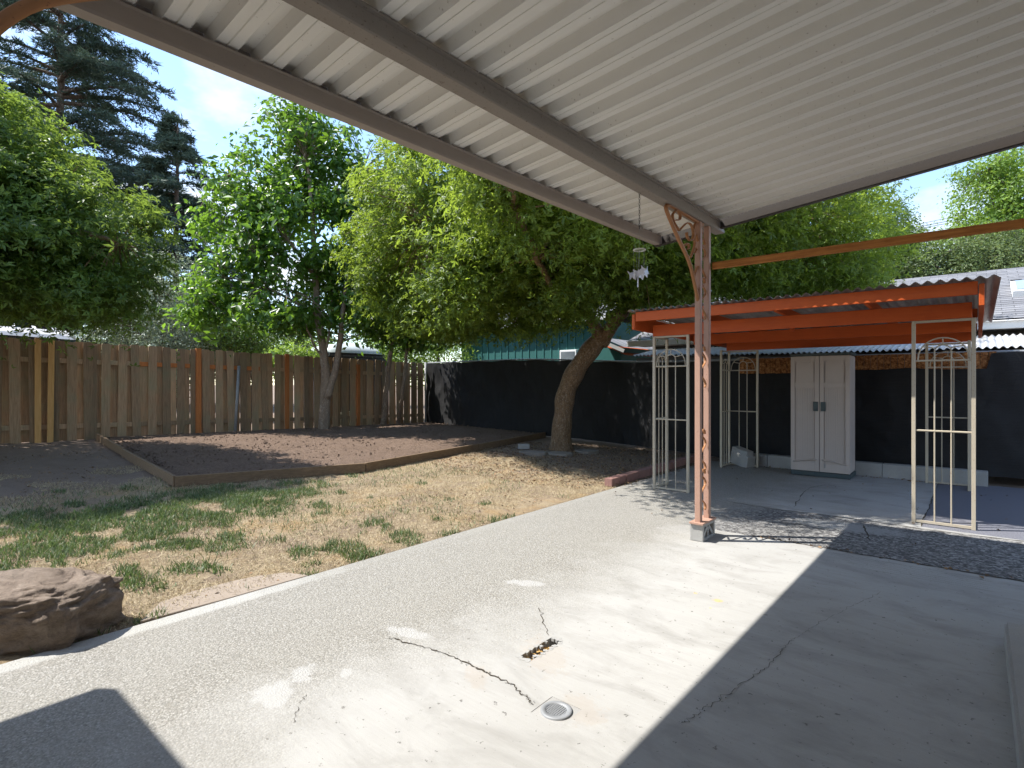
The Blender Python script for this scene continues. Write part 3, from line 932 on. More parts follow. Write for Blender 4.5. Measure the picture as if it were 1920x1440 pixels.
# fastener/rib shadows: closures over edge beam
# posts
def ironpost(yA, yB, bracket_dir, base_z):
    m = MB(); X = -1.84; ztop = 2.757
    po = m
    m.bx(X - .025, X + .025, yA - .024, yA + .024, base_z, ztop - .002 + .0105 * (yA - 5.15))
    m.bx(X - .025, X + .025, yB - .024, yB + .024, base_z, ztop - .002 + .0105 * (yB - 5.15))
    o = m.build('post', m_postpaint, carport, bevel=.004)
    m = MB(); m.bx(X - .06, X + .06, yA - .06, yB + .06, base_z - .008, base_z + .006); m.build('base_plate', m_postpaint, o)
    m = MB()
    ym = (yA + yB) / 2; w = (yB - yA) / 2 - .03
    for zc in (2.42, 2.08, 1.48, .75, .40):
        pts = []
        for k in range(25):
            t = k / 24; a = t * 2 * math.pi * 1.5 - .8
            pts.append((X, ym + w * .85 * math.sin(a * 1.0) * (1 if k else 1), zc + .16 - .32 * t))
        m.tube(pts, .009, 6, flat=(.35, 1.2), upv=Vector((0, 1, 0)))
        cpts = [(X, ym + w * .6 * math.cos(a), zc + .16 + w * .6 * math.sin(a)) for a in np.linspace(0, 5.2, 12)]
        m.tube(cpts, .011, 6, flat=(.35, 1.2), upv=Vector((0, 1, 0)))
    m.build('scroll', m_bronze, o, True)
    return o
p1 = ironpost(4.70, 4.90, -1, .155)
def cp5(l): return [(1100 + a / 6, 340 + b / 6) for a, b in l]
def smoothline(pts, n=5):
    out = []
    for i in range(len(pts) - 1):
        p0 = pts[max(i - 1, 0)]; p1_ = pts[i]; p2 = pts[i + 1]; p3 = pts[min(i + 2, len(pts) - 1)]
        for k in range(n):
            t = k / n
            out.append(.5 * ((2 * p1_) + (-p0 + p2) * t + (2 * p0 - 5 * p1_ + 4 * p2 - p3) * t * t + (-p0 + 3 * p1_ - 3 * p2 + p3) * t ** 3))
    out.append(pts[-1]); return out
diag = [(1300, 490), (1150, 395), (1010, 308), (935, 268), (898, 278), (898, 325), (960, 480), (1030, 640), (1150, 900), (1210, 1130), (1262, 1390), (1270, 1440)]
scr = [[(1040, 555), (1100, 490), (1140, 468), (1180, 500), (1200, 580), (1190, 650), (1160, 665), (1130, 620), (1125, 575)],
       [(1010, 435), (1045, 430), (1050, 380), (1020, 330), (985, 345), (965, 390), (985, 470), (1040, 555)],
       [(1165, 860), (1190, 800), (1215, 700), (1200, 560), (1215, 490), (1240, 465), (1280, 500), (1290, 600), (1270, 660), (1240, 640), (1230, 600)],
       [(1230, 600), (1255, 700), (1285, 790), (1270, 900), (1230, 1000), (1205, 1090), (1230, 1180)],
       [(1285, 1000), (1280, 1090), (1270, 1150), (1245, 1210), (1225, 1180)],
       [(1100, 730), (1120, 700), (1145, 710), (1150, 750), (1130, 765)],
       [(1215, 800), (1235, 770), (1215, 740)]]
def bracket(mapf, parent):
    m = MB(); m.tube(smoothline([mapf(Vector(PX(x, y, -1.84))) for x, y in cp5(diag)]), .0165, 8)
    m.build('bracket', m_bronze, parent, True)
    m = MB()
    for s_ in scr: m.tube(smoothline([mapf(Vector(PX(x, y, -1.84))) for x, y in cp5(s_)]), .013, 6, flat=(.4, 1.1), upv=Vector((0, 1, 0)))
    m.build('scroll', m_bronze, parent, True)
bracket(lambda v: v, p1)
p2 = ironpost(-.10, .10, 1, .155)
bracket(lambda v: Vector((v.x, 4.80 - v.y, v.z - .045)), p2)
# wooden rail from the post to the house
m = MB(); m.beam((-1.81, 4.95, 2.405), (1.4, 4.95, 2.405), .04, .06)
m.build('rail', m_rail, carport, bevel=.004, label='orange-brown wooden rail running from the post to the right')
# footing block
def footing(y0):
    X = -1.84; ft = thing('footing_block', (X, y0 + .14, 0), 'x', 'block')
    m = MB(); x0_, x1_, ya, yb, zt = X - .06, X + .055, y0, y0 + .28, .147
    m.bx(x0_, x1_, ya, ya + .03, 0.001, zt); m.bx(x0_, x1_, yb - .03, yb, 0.001, zt)
    m.bx(x0_, x1_, ya + .031, yb - .031, 0.001, .026); m.bx(x0_, x1_, ya + .031, yb - .031, zt - .026, zt - .001)
    m.build('block', m_block, ft, bevel=.004)
    m = MB(); m.bx(X - .03, X + .01, ya + .028, yb - .028, .02, zt - .02); m.build('web', m_block, ft)
    m = MB()
    for (a, b) in (((ya + .02, .02), (ya + .14, .13)), ((ya + .14, .13), (ya + .26, .02)), ((ya + .14, .13), (ya + .14, .02))):
        m.beam((x1_ - .02, a[0], a[1]), (x1_ - .02, b[0], b[1]), .03, .022, up=Vector((1, 0, 0)))
    m.build('pattern', m_block, ft)
    return ft
f1 = footing(4.66); f1['label'] = 'patterned concrete breeze block under the rust-brown patio post'
f2 = footing(-.14); f2['label'] = 'breeze block under the patio post at the left edge outside the view'

# wind chime
ch = thing('wind_chime', PX(1199, 358, -1.88), 'wind chime with ring and silver fish hanging on a chain from the patio cover', 'wind chime')
top = world_loc(ch); m = MB(); z = top.z + .02
zr = P(1199, 468, 4.02).z
n = 0
while z > zr + .16:
    M3 = Matrix.Rotation(n % 2 * 1.57, 3, 'Z')
    m.tube([Vector((top.x, top.y, z)) + M3 @ Vector((.0055 * math.cos(a), 0, .0115 * math.sin(a))) for a in np.linspace(0, 2 * math.pi, 11)], .0016, 5, cap=False)
    z -= .019; n += 1
m.build('chain', m_darkmetal, ch, True)
m = MB(); m.tube([(top.x + .042 * math.cos(a), top.y + .042 * math.sin(a), zr) for a in np.linspace(0, 2 * math.pi, 25)], .0055, 7, cap=False)
m_silver = simple('silver_fish', (.62, .62, .66), .3, .3, var=.1)
m.build('ring', simple('pale_ring', (.6, .58, .5), .5), ch, True)
m = MB()
for k in range(3):
    a = k * 2.1; m.tube([(top.x, top.y, zr + .16), (top.x + .042 * math.cos(a), top.y + .042 * math.sin(a), zr)], .0008, 4)
for k in range(5):
    a = k * 1.257; m.tube([(top.x + .042 * math.cos(a), top.y + .042 * math.sin(a), zr), (top.x + .04 * math.cos(a), top.y + .04 * math.sin(a), zr - .13)], .0009, 4)
m.build('string', m_steel, ch)
fish = [(-.55, 0), (-.2, .3), (.1, .42), (.0, .28), (.35, .2), (.6, .45), (.5, .05), (.6, -.35), (.3, -.18), (.05, -.5), (-.15, -.22)]
for k, (a, sc, rot) in enumerate(((0.4, .075, .5), (1.66, .06, 1.3), (2.9, .085, -.3), (4.2, .06, 1.2), (5.4, .07, .9))):
    c = Vector((top.x + .045 * math.cos(a), top.y + .045 * math.sin(a), zr - .17 - .012 * (k % 2)))
    m = MB(); u = Vector((math.cos(a + 1.2), math.sin(a + 1.2), 0)); vv = Vector((0, 0, 1)); nn = u.cross(vv) * .0015
    pts = [c + (u * (x * math.cos(rot) - y_ * math.sin(rot)) + vv * (x * math.sin(rot) + y_ * math.cos(rot))) * sc for x, y_ in fish]
    N = len(pts); m.add([p + nn for p in pts] + [p - nn for p in pts], [tuple(range(N)), tuple(range(N, 2 * N))[::-1]] + [(i, i + N, (i + 1) % N + N, (i + 1) % N) for i in range(N)])
    m.build('fish', m_silver, ch)
m = MB(); m.tube([(top.x, top.y, zr), (top.x - .01, top.y, zr - .3)], .0009, 4)
m.tube([(top.x - .012, top.y, zr - .19), (top.x - .012, top.y, zr - .27)], .005, 6); m.build('striker', m_silver, ch)

# ------------------------------------------------------------------ orange shelter
SH = thing('patio_shelter', (-1.6, 8, 0), 'orange-stained timber shelter with corrugated roof on cream metal trellis columns', 'shelter')
def spx(name, mat=m_orange, **k): pass
def zs(y): return 2.115 - .018 * (y - 6.65)
for (yy, h, zt) in ((6.30, .115, 2.245), (8.15, .10, 2.20), (9.78, .10, 2.17)):
    m = MB(); m.bx(-3.26, .01, yy - .019, yy + .019, zt - h, zt); m.build('fascia_board', m_orange, SH, bevel=.003)
for (yy, zb) in ((6.66, 1.965), (8.0, 1.93), (9.40, 1.905)):
    m = MB(); m.bx(-3.20, -.03, yy - .02, yy + .02, zb, zb + .142); m.build('beam', m_orange, SH, bevel=.003)
for xx in (-3.285, .035):
    m = MB(); m.add([(xx - .019, 6.27, 2.03), (xx + .019, 6.27, 2.03), (xx + .019, 9.82, 1.97), (xx - .019, 9.82, 1.97),
                     (xx - .019, 6.27, 2.22), (xx + .019, 6.27, 2.22), (xx + .019, 9.82, 2.16), (xx - .019, 9.82, 2.16)],
                    [(0, 3, 2, 1), (4, 5, 6, 7), (0, 1, 5, 4), (1, 2, 6, 5), (2, 3, 7, 6), (3, 0, 4, 7)])
    m.build('side_board', m_orange, SH, bevel=.003)
for xx in (-2.46, -1.64, -.82):
    m = MB(); m.beam((xx, 6.32, 2.165), (xx, 9.76, 2.115), .038, .088); m.build('rafter', m_orange, SH, bevel=.003)
for (xx, yy) in ((-1.64, 6.9), (-.82, 8.25), (-2.46, 8.25), (-1.64, 8.25)):
    m = MB(); m.box((xx + .03, yy, 2.0), (.02, .12, .09)); m.build('hanger', m_orange, SH)
def corr_sheet(x0, x1, y0, y1, zf, amp, wl, name, mat, parent, jag=.0):
    n = int((x1 - x0) / wl * 8); V = []
    ysn = 8
    ph = random.random() * .0
    for j in range(ysn + 1):
        yy = y0 + (y1 - y0) * j / ysn
        for i in range(n + 1):
            xx = x0 + (x1 - x0) * i / n
            z = zf(xx, yy) + amp * math.sin(2 * math.pi * xx / wl)
            V.append((xx, yy + (jag if j == 0 else 0), z))
    for v in list(V): V.append((v[0], v[1], v[2] + .002))
    I = np.arange((n + 1) * (ysn + 1)).reshape(ysn + 1, n + 1)
    Fq = np.stack([I[:-1, :-1].ravel(), I[:-1, 1:].ravel(), I[1:, 1:].ravel(), I[1:, :-1].ravel()], 1)
    return fast_mesh(name, V, np.concatenate([Fq, Fq[:, ::-1] + (n + 1) * (ysn + 1)]), mat, parent, smooth_=True)
x = -3.34
k = 0
while x < .1:
    w = .70
    xe = min(x + w + .03, .16)
    corr_sheet(x, xe, 6.22 + random.uniform(-.012, .012), 9.9, lambda xx, yy, k=k: 2.262 - .019 * (yy - 6.3) + .0025 * (k % 2), .014, .09, 'roof_sheet', m_galv, SH)
    x += w; k += 1
m = MB(); m.tube([PY(1231, 601, 6.4), PY(1256, 607, 6.6)], .004, 5); m.build('cable', simple('white_cable', (.7, .7, .7), .5), SH)

def trellis(cx, cy, sx, sy, ztop):
    """L-shaped corner column; arms reach sx*.45 in x and sy*.40 in y"""
    m = MB(); q = .0125
    pts = [(cx, cy), (cx + sx * .45, cy), (cx, cy + sy * .38)]
    for (a, b) in pts: m.bx(a - .016, a + .016, b - .016, b + .016, .0, ztop)
    o = m.build('trellis_column', m_trellis, SH, bevel=.002)
    for (ax, ay, L) in ((sx, 0, .45), (0, sy, .38)):
        r = .0065
        def q3(u, z): return Vector((cx + ax * u, cy + ay * u, z))
        for z in (.02, ztop - .012):
            b = MB(); b.beam(q3(.017, z), q3(L - .017, z), .022, .022); b.build('rail', m_trellis, o)
        for z in (.90, 1.575):
            b = MB(); b.tube([q3(.017, z), q3(L - .017, z)], .009, 6); b.build('crossbar', m_trellis, o)
        for f in (.36, .64):
            b = MB(); b.tube([q3(L * f, .03), q3(L * f, 1.66)], r, 6); b.build('bar', m_trellis, o)
        R1 = L / 2 - .035; R0 = L * .14; zc = 1.60
        b = MB()
        b.tube([q3(L / 2 + R1, 1.575)] + [q3(L / 2 + R1 * math.cos(a), zc + R1 * math.sin(a)) for a in np.linspace(0, math.pi, 17)] + [q3(L / 2 - R1, 1.575)], r, 6)
        b.tube([q3(L / 2 + R0 * math.cos(a), 1.66 + R0 * math.sin(a)) for a in np.linspace(0, math.pi, 11)], r, 6)
        for a in (.55, 1.57, 2.6):
            b.tube([q3(L / 2 + R0 * math.cos(a), 1.66 + R0 * math.sin(a)), q3(L / 2 + R1 * math.cos(a * .93 + .1), zc + R1 * math.sin(a * .93 + .1))], r * .9, 5)
        b.build('fan_arch', m_trellis, o, True)
    return o
trellis(-3.19, 6.66, 1, 1, 1.962); trellis(-.02, 6.66, -1, 1, 1.962); trellis(-3.17, 9.43, 1, -1, 1.90); trellis(-.07, 9.43, -1, -1, 1.90)

# ------------------------------------------------------------------ storage cabinet
cb = thing('storage_cabinet', (-1.745, 9.2, 0), 'tall putty-coloured plastic storage cabinet with two doors under the shelter', 'cabinet')
cx0, cx1, cy0, cy1 = -2.13, -1.36, 9.03, 9.5
m = MB(); m.bx(cx0 + .01, cx1 - .01, cy0 + .03, cy1, .07, 1.76); m.build('body', m_plastic, cb, bevel=.012, seg=2)
m = MB(); m.bx(cx0, cx1, cy0 + .005, cy1 + .01, .003, .072); m.build('base', m_plastic_dark, cb, bevel=.008)
m = MB(); m.bx(cx0 - .01, cx1 + .01, cy0 - .01, cy1 + .01, 1.762, 1.80); m.build('lid', m_plastic_dark, cb, bevel=.008, seg=2)
cmx = (cx0 + cx1) / 2
for k, (a, b) in enumerate(((cx0 + .004, cmx - .003), (cmx + .003, cx1 - .004))):
    m = MB(); yf = cy0
    m.bx(a, b, yf + .006, yf + .04, .078, 1.755)
    # frame rails raised around recessed panels
    fr = .055
    for (xa, xb, za, zb) in ((a, a + fr, .078, 1.755), (b - fr, b, .078, 1.755), (a + fr, b - fr, 1.68, 1.755), (a + fr, b - fr, 1.30, 1.37), (a + fr, b - fr, .078, .20)):
        m.bx(xa, xb, yf - .018, yf + .0055, za, zb)
    dn = m.build('door', m_plastic, cb, bevel=.003, seg=2)
    m = MB(); m.bx(a + fr + .016, b - fr - .016, yf - .008, yf + .004, 1.388, 1.662); m.build('upper_panel', m_plastic, dn, bevel=.004, seg=2)
    m = MB()
    nb = 11; ww = (b - a - 2 * fr - .02) / nb
    for q in range(nb):
        xa = a + fr + .01 + q * ww
        m.bx(xa + .0012, xa + ww - .0012, yf + .0, yf + .0052, .26, 1.29)
    m.build('beadboard_panel', m_plastic, dn)
    arcs = [((a + .03) + (b - a - .06) * t, .20 + .05 * math.sin(t * math.pi / 2 if k == 0 else (1 - t) * math.pi / 2)) for t in np.linspace(0, 1, 9)]
    m = MB(); m.tube([(x_, yf - .018, z_ ) for x_, z_ in arcs], .009, 6); m.build('arch_moulding', m_plastic, dn, True)
    hx = b - .045 if k == 0 else a + .045
    m = MB(); m.bx(hx - .032, hx + .032, yf - .026, yf - .0185, .955, 1.09)
    m.bx(hx - .02, hx + .02, yf - .042, yf - .0265, .96, .985)
    m.build('handle', m_plastic_dark, dn, bevel=.003)
m = MB(); m.bx(cmx - .003, cmx + .003, cy0 - .002, cy0 + .02, .08, 1.755); m.build('door_gap_seal', m_plastic_dark, cb)
m = MB(); m.tube([(cmx + .07, cy0 - .024, .14), (cmx + .07, cy0 - .024, .19)], .005, 6); m.build('hasp', m_steel, cb)

# ------------------------------------------------------------------ neighbours behind the black fence
nh = thing('neighbour_house', (0, 13, 0), 'low neighbouring house with grey shingle roof and white gutter behind the fence', 'house')
M = Mat('grey_shingle')
_br = M.node('ShaderNodeTexBrick'); _br.inputs['Scale'].default_value = 1.0
_br.inputs['Brick Width'].default_value = .33; _br.inputs['Row Height'].default_value = .14; _br.inputs['Mortar Size'].default_value = .006
_br.inputs['Color1'].default_value = (.15, .15, .16, 1); _br.inputs['Color2'].default_value = (.24, .24, .25, 1); _br.inputs['Mortar'].default_value = (.07, .07, .075, 1)
M.l.new(M.tc.outputs['Object'], _br.inputs['Vector'])
_n = M.noise(60, 4, .7)
M.col(M.mix(M.ramp(_n, [(.3, .4), (.6, 0)]), _br.outputs['Color'], (.32, .32, .34))).rough(.95)
m_shingle = M.m
m_whitepaint = simple('white_trim', (.70, .70, .69), .5, var=.06)
m_wall = simple('grey_siding', (.16, .155, .15), .8, var=.1)
# roof as stepped courses
ye, yr, ze, zr_ = 12.0, 16.2, 2.40, 3.86
N = 30; vs = []; fs = []
for k in range(N):
    ya, yb = ye + (yr - ye) * k / N, ye + (yr - ye) * (k + 1) / N
    za, zb = ze + (zr_ - ze) * k / N, ze + (zr_ - ze) * (k + 1) / N
    o = len(vs)
    vs += [(-6.4, ya, za + .012), (9, ya, za + .012), (9, yb, zb), (-6.4, yb, zb), (-6.4, yb, zb + .012), (9, yb, zb + .012)]
    fs += [(o, o + 1, o + 2, o + 3), (o + 3, o + 2, o + 5, o + 4)]
vs += [(-6.4, 20.4, ze), (9, 20.4, ze)]; L_ = len(vs)
fs += [(L_ - 4, L_ - 3, L_ - 1, L_ - 2)] if False else []
m = MB(); m.add(vs, fs); m.quad((-6.4, yr, zr_ + .012), (9, yr, zr_ + .012), (9, 20.4, ze), (-6.4, 20.4, ze))
m.build('roof', m_shingle, nh)
m = MB(); m.bx(-6.0, 8.6, 12.6, 19.8, 0, 2.38); m.build('wall', m_wall, nh)
m = MB()
m.add([(-6.0, 12.6, 2.38), (-6.0, 19.8, 2.38), (-6.0, yr, 3.80)], [(0, 2, 1)]); m.build('gable', m_wall, nh)
m = MB(); m.bx(-6.42, 9.02, 11.93, 12.0, 2.24, 2.37); m.bx(-6.42, 9.02, 11.88, 11.935, 2.36, 2.38); m.build('gutter', m_whitepaint, nh, bevel=.01)
m = MB(); m.bx(-6.3, 8.9, 12.01, 12.6, 2.26, 2.28); m.build('soffit', m_whitepaint, nh)
for (px, py) in ((1822, 519), (1534, 549)):
    yv = 14.9; p = PY(px, py, yv); z = ze + (zr_ - ze) * (yv - ye) / (yr - ye)
    m = MB(); m.box((p.x, yv, z + .04), (.42, .30, .05), M=Matrix.Rotation(.33, 3, 'X')); m.box((p.x, yv - .1, z + .0), (.34, .06, .06))
    m.build('roof_vent', m_shingle, nh, bevel=.004)
p = PY(1925, 537, 13.9); z = ze + (zr_ - ze) * (13.9 - ye) / (yr - ye)
m = MB(); m.box((p.x + .1, 13.9, z + .06), (.62, .9, .12), M=Matrix.Rotation(.335, 3, 'X')); sk = m.build('skylight', m_whitepaint, nh, bevel=.006)
m = MB(); m.box((p.x + .1, 13.9 - .02, z + .125), (.5, .78, .02), M=Matrix.Rotation(.335, 3, 'X')); m.build('pane', simple('skylight_glass', (.30, .38, .44), .1, spec=.8), sk)
p = PY(1905, 522, 14.4); m = MB(); m.box((p.x, 14.4, ze + (zr_ - ze) * (14.4 - ye) / (yr - ye) + .06), (.16, .14, .12)); m.build('roof_vent', m_darkmetal, nh)

def lineY(x):
    for a, b in zip(line, line[1:]):
        if a.x <= x <= b.x: return a.y + (b.y - a.y) * (x - a.x) / (b.x - a.x)
    return 9.85
lt = thing('lean_to_roof', (0, 11, 0), 'low white corrugated lean-to roof just behind the black fence', 'lean-to')
x = -5.6
while x < 5.6:
    corr_sheet(x, x + .72, lineY(x) + .04 + random.uniform(-.02, .02), 11.85, lambda xx, yy: 1.86 + .155 * (yy - 10.1), .016, .085, 'roof_sheet', m_white_corr, lt)
    x += .70
m = MB(); m.beam((-5.6, 10.85, 1.86), (5.8, 10.22, 1.78), .04, .09); m.build('beam', m_wall, lt)
m = MB(); 
for xx in (-5.5, -3, -.5, 2, 4.5): m.bx(xx - .04, xx + .04, 11.0, 11.08, 0, 1.9)
m.build('post', m_wall, lt); m = MB(); m.bx(-5.6, 5.8, 11.8, 11.86, .0, 2.1); m.build('wall', m_wall, lt)

# green shed
gsd = thing('green_shed', (-11, 15, 0), 'dark teal shed with vertical board and batten siding behind the black fence', 'shed')
m_green = simple('teal_siding', (.028, .115, .105), .6, var=.15, scale=3)
m_green_l = simple('teal_batten', (.035, .14, .13), .6, var=.15, scale=3)
gx0, gx1, gy = -14.3, -8.35, 14.2
m = MB(); m.bx(gx0, gx1, gy, gy + 4, 0, 3.25); m.build('wall', m_green, gsd)
xx = gx0 + .1
while xx < gx1:
    m = MB(); m.bx(xx - .02, xx + .02, gy - .022, gy - .001, 0.3, 3.2); m.build('batten', m_green_l, gsd); xx += .30
m = MB(); m.beam((gx0 - .3, gy - .3, 3.28), (gx1 + .2, gy - .3, 3.28), .03, .14); m.build('fascia', m_whitepaint, gsd)
m = MB(); m.add([(gx0 - .3, gy - .3, 3.36), (gx1 + .2, gy - .3, 3.36), (gx1 + .2, gy + 2, 4.3), (gx0 - .3, gy + 2, 4.3), (gx0 - .3, gy + 4.3, 3.36), (gx1 + .2, gy + 4.3, 3.36)], [(0, 1, 2, 3), (3, 2, 5, 4)]); m.build('roof', m_shingle, gsd)
p0 = PY(1068, 668, gy)
m = MB(); m.box((p0.x, gy - .05, 2.17), (.62, .1, .45)); wf = m.build('window_frame', m_whitepaint, gsd, bevel=.01)
m = MB(); m.box((p0.x, gy - .105, 2.17), (.5, .012, .34)); m.build('pane', simple('dark_glass', (.12, .14, .16), .15, spec=.7), wf)
# porch roof corner of the shed with white bargeboard
pr = thing('porch_roof', P(1150, 660, 14.2), 'small roof corner with white bargeboard between the teal shed and the house', 'roof')
m = MB(); a = P(1128, 640, 14.2); b = P(1170, 658, 14.0)
m.beam(a, b, .06, .09); m.build('bargeboard', m_whitepaint, pr)
a2, b2 = a + Vector((0, 2.5, .03)), b + Vector((0, 2.5, .03))
m = MB(); m.add([a + Vector((0, 0, .10)), b + Vector((0, 0, .10)), b2 + Vector((0, 0, .08)), a2 + Vector((0, 0, .08))], [(0, 1, 2, 3)]); m.build('roof', m_shingle, pr)
m = MB(); m.add([a + Vector((0, .1, -.1)), b + Vector((0, .1, -.1)), b2 + Vector((0, 0, -.1)), a2 + Vector((0, 0, -.1))], [(0, 3, 2, 1)]); m.build('soffit', m_orange, pr)
m = MB(); m.bx((a.x + b.x) / 2 - .6, b.x - .15, a.y + .3, a.y + 2.3, 0, a.z - .15); m.build('wall', m_green, pr)

# small domed shed beyond the wooden fence
ds = thing('dome_roofed_shed', P(645, 660, 17), 'dark slatted shed with pale domed roof beyond the wooden fence', 'shed')
c = P(645, 660, 17.0); m = MB()
m.box((c.x, c.y, 1.15), (1.5, 1.9, 2.2), .0); m.build('wall', simple('dark_slat_wall', (.035, .037, .045), .7), ds)
m = MB()
for k in range(8): m.box((c.x, c.y, 1.55 + k * .09), (1.56, 1.96, .055)); 
m.build('slat', simple('dark_slat', (.06, .062, .07), .6), ds)
m = MB(); vs = []; 
for j in range(7):
    a = j / 6 * math.pi / 2
    for k in range(24):
        th = 2 * math.pi * k / 24
        sgx = math.copysign(abs(math.cos(th)) ** .5, math.cos(th)); sgy = math.copysign(abs(math.sin(th)) ** .5, math.sin(th))
        vs.append((c.x + sgx * .85 * math.cos(a), c.y + sgy * 1.05 * math.cos(a), 2.26 + .32 * math.sin(a)))
fs = [(j * 24 + k, j * 24 + (k + 1) % 24, (j + 1) * 24 + (k + 1) % 24, (j + 1) * 24 + k) for j in range(6) for k in range(24)]
m.add(vs, fs); m.build('roof', simple('pale_dome', (.46, .50, .50), .5), ds, True)

# far neighbour's roof edge at the far left
nl = thing('neighbour_garage', P(40, 630, 17), 'pale low neighbouring roof with white rails beyond the left fence', 'garage')
a, b = P(-160, 612, 15.5), P(140, 634, 15.5)
m = MB(); m.beam(a, b, .08, .10); m.build('roof_edge', m_whitepaint, nl)
for k in range(7):
    p = a.lerp(b, k / 7 + .05); m = MB(); m.beam(p + Vector((0, 0, .08)), p + Vector((-3.0, .4, .5)), .07, .05); m.build('roof_batten', m_whitepaint, nl)
m = MB(); m.add([a + Vector((0, 0, .03)), b + Vector((0, 0, .03)), b + Vector((-3, .4, .42)), a + Vector((-3, .4, .42))], [(0, 1, 2, 3)]); m.build('roof', simple('grey_roof', (.33, .33, .33), .8), nl)
m = MB(); c = a.lerp(b, .5); m.beam(a + Vector((-.4, .1, -1.45)), b + Vector((-.4, .0, -1.45)), .1, 2.7); m.build('wall', m_wall, nl)

# utility pole and wires
for k, (y0, y1) in enumerate(((428, 381), (433, 388), (436, 393))):
    m = MB(); m.tube([P(1500, y0 + 28, 33), P(1700, y0 - 3, 33), P(1850, y1 + 12, 33), P(2100, y1 - 30, 33)], .018, 4)
    tag(m.build('power_line', m_steel), ['topmost thin power line crossing behind the right tree', 'middle thin power line crossing behind the right tree', 'lowest thin power line crossing behind the right tree'][k], 'cable', 'power lines on the right')
m = MB(); m.tube([P(533, 760, 19), P(533, 616, 19)], .045, 8)
tag(m.build('lamp_post', m_steel, None, True), 'thin dark pole standing beyond the wooden fence', 'pole')

# ------------------------------------------------------------------ own house around the camera
hs = thing('house', (1.4, 0, 0), 'beige house the patio cover is attached to, just outside the view', 'house')
m_beige = simple('beige_siding', (.66, .63, .58), .8, var=.05)
m = MB(); m.bx(1.46, 1.6, -6, 4.9, -.1, 3.12); m.build('wall', m_beige, hs)
m = MB(); m.bx(-3.7, 1.455, -1.15, -1.0, -.1, 2.36); m.build('wall', m_beige, hs)
m = MB(); m.bx(-3.85, -3.7, -6, -1.0, -.1, 2.36); m.build('wall', m_beige, hs)
m = MB(); m.bx(-4.30, 1.455, -6, -.24, 2.37, 2.50); m.build('eave', m_whitepaint, hs)
m = MB(); m.add([(-4.3, -.24, 2.505), (1.45, -.24, 2.505), (1.45, -6, 4.3), (-4.3, -6, 4.3)], [(0, 1, 2, 3)]); m.build('roof', m_shingle, hs)

# ------------------------------------------------------------------ foliage
def leaf_cloud(name, C, Nrm, size, mat, parent=None, lobes=1, aspect=.5, sv=.3, fold=.25, droop=0.0, tintbase=None, smoothf=False):
    """C (N,3) positions, Nrm (N,3) approx leaf normals; leaf of `lobes` rhombi"""
    N = len(C)
    Nrm = Nrm / np.linalg.norm(Nrm, axis=1, keepdims=True)
    r = rng.normal(size=(N, 3)); r[:, 2] -= droop
    t = r - (r * Nrm).sum(1, keepdims=True) * Nrm
    t /= np.linalg.norm(t, axis=1, keepdims=True)
    b = np.cross(Nrm, t)
    s = size * (1 + sv * rng.normal(size=(N, 1))).clip(.4, 1.8)
    angs = {1: [0.0], 3: [0.0, 1.05, -1.05], 2: [.5, -.5], 5: [0, .9, -.9, 1.7, -1.7]}[lobes]
    vs = []; 
    for k, an in enumerate(angs):
        ca, sa = math.cos(an), math.sin(an)
        d = t * ca + b * sa; e = -t * sa + b * ca
        ln = s * (1.0 if k == 0 else .8)
        w = ln * aspect * .5
        base = C
        mid = C + d * ln * .5
        up = Nrm * ln * fold * .3
        vs += [base, mid + e * w + up, C + d * ln - Nrm * ln * .12, mid - e * w + up]
    V = np.stack(vs, 1)            # N, 4*lobes, 3
    nv = V.shape[1]
    idx = np.arange(N)[:, None, None] * nv
    f = []
    for k in range(len(angs)):
        o = 4 * k; f += [[o, o + 1, o + 2], [o, o + 2, o + 3]]
    Fc = (idx + np.array(f)[None]).reshape(-1, 3)
    ti = rng.random(N) if tintbase is None else (tintbase + rng.normal(scale=.18, size=N)).clip(0, 1)
    return fast_mesh(name, V.reshape(-1, 3), Fc, mat, parent, tint=np.repeat(ti, nv))

def crown_points(lobes, ncl, per, cr, flat=.45, shell=.55, gap=.0, gapscale=.8, up=.9, outw=.6, zmin=None, seed=1):
    g_ = np.random.default_rng(seed)
    L = np.array([[*l[0], *l[1]] for l in lobes], dtype=float)
    wt = (L[:, 3] * L[:, 4] * L[:, 5]) ** .75; wt /= wt.sum()
    cen = []; outd = []
    while len(cen) < ncl:
        i = g_.choice(len(L), p=wt)
        d = g_.normal(size=3); d /= np.linalg.norm(d)
        r = shell + (1 - shell) * g_.random() ** .6
        if g_.random() < .12: r = g_.random() ** .4 * shell
        r *= 1 + .42 * noise.noise(Vector(d * 2.1) + Vector((seed * 3.1 + i, 0, 0)))
        p = L[i, :3] + d * L[i, 3:] * r
        if zmin is not None and p[2] < zmin(p) : continue
        # skip clusters deep inside another lobe
        q = np.linalg.norm((p - L[:, :3]) / L[:, 3:], axis=1)
        if (np.delete(q, i) < .45).any(): continue
        if gap and noise.noise(Vector(p) * gapscale + Vector((seed, 5, 9))) > .42 - gap: continue
        cen.append(p); outd.append(d)
    cen = np.array(cen); outd = np.array(outd)
    n = ncl * per
    ci = np.repeat(np.arange(ncl), per)
    sc = cr * (0.7 + .6 * g_.random(ncl))[ci][:, None]
    off = g_.normal(size=(n, 3)) * np.array([1, 1, flat]) * sc * .6
    # drooping edges of each spray
    rad = np.linalg.norm(off[:, :2], axis=1)
    off[:, 2] -= rad ** 2 / (cr * 2.2)
    C = cen[ci] + off
    Nn = g_.normal(size=(n, 3)) * .65 + np.array([0, 0, up]) + outd[ci] * outw + off / cr * .3
    tb = (g_.random(ncl) * .7 + .15)[ci]
    return C, Nn, tb, cen
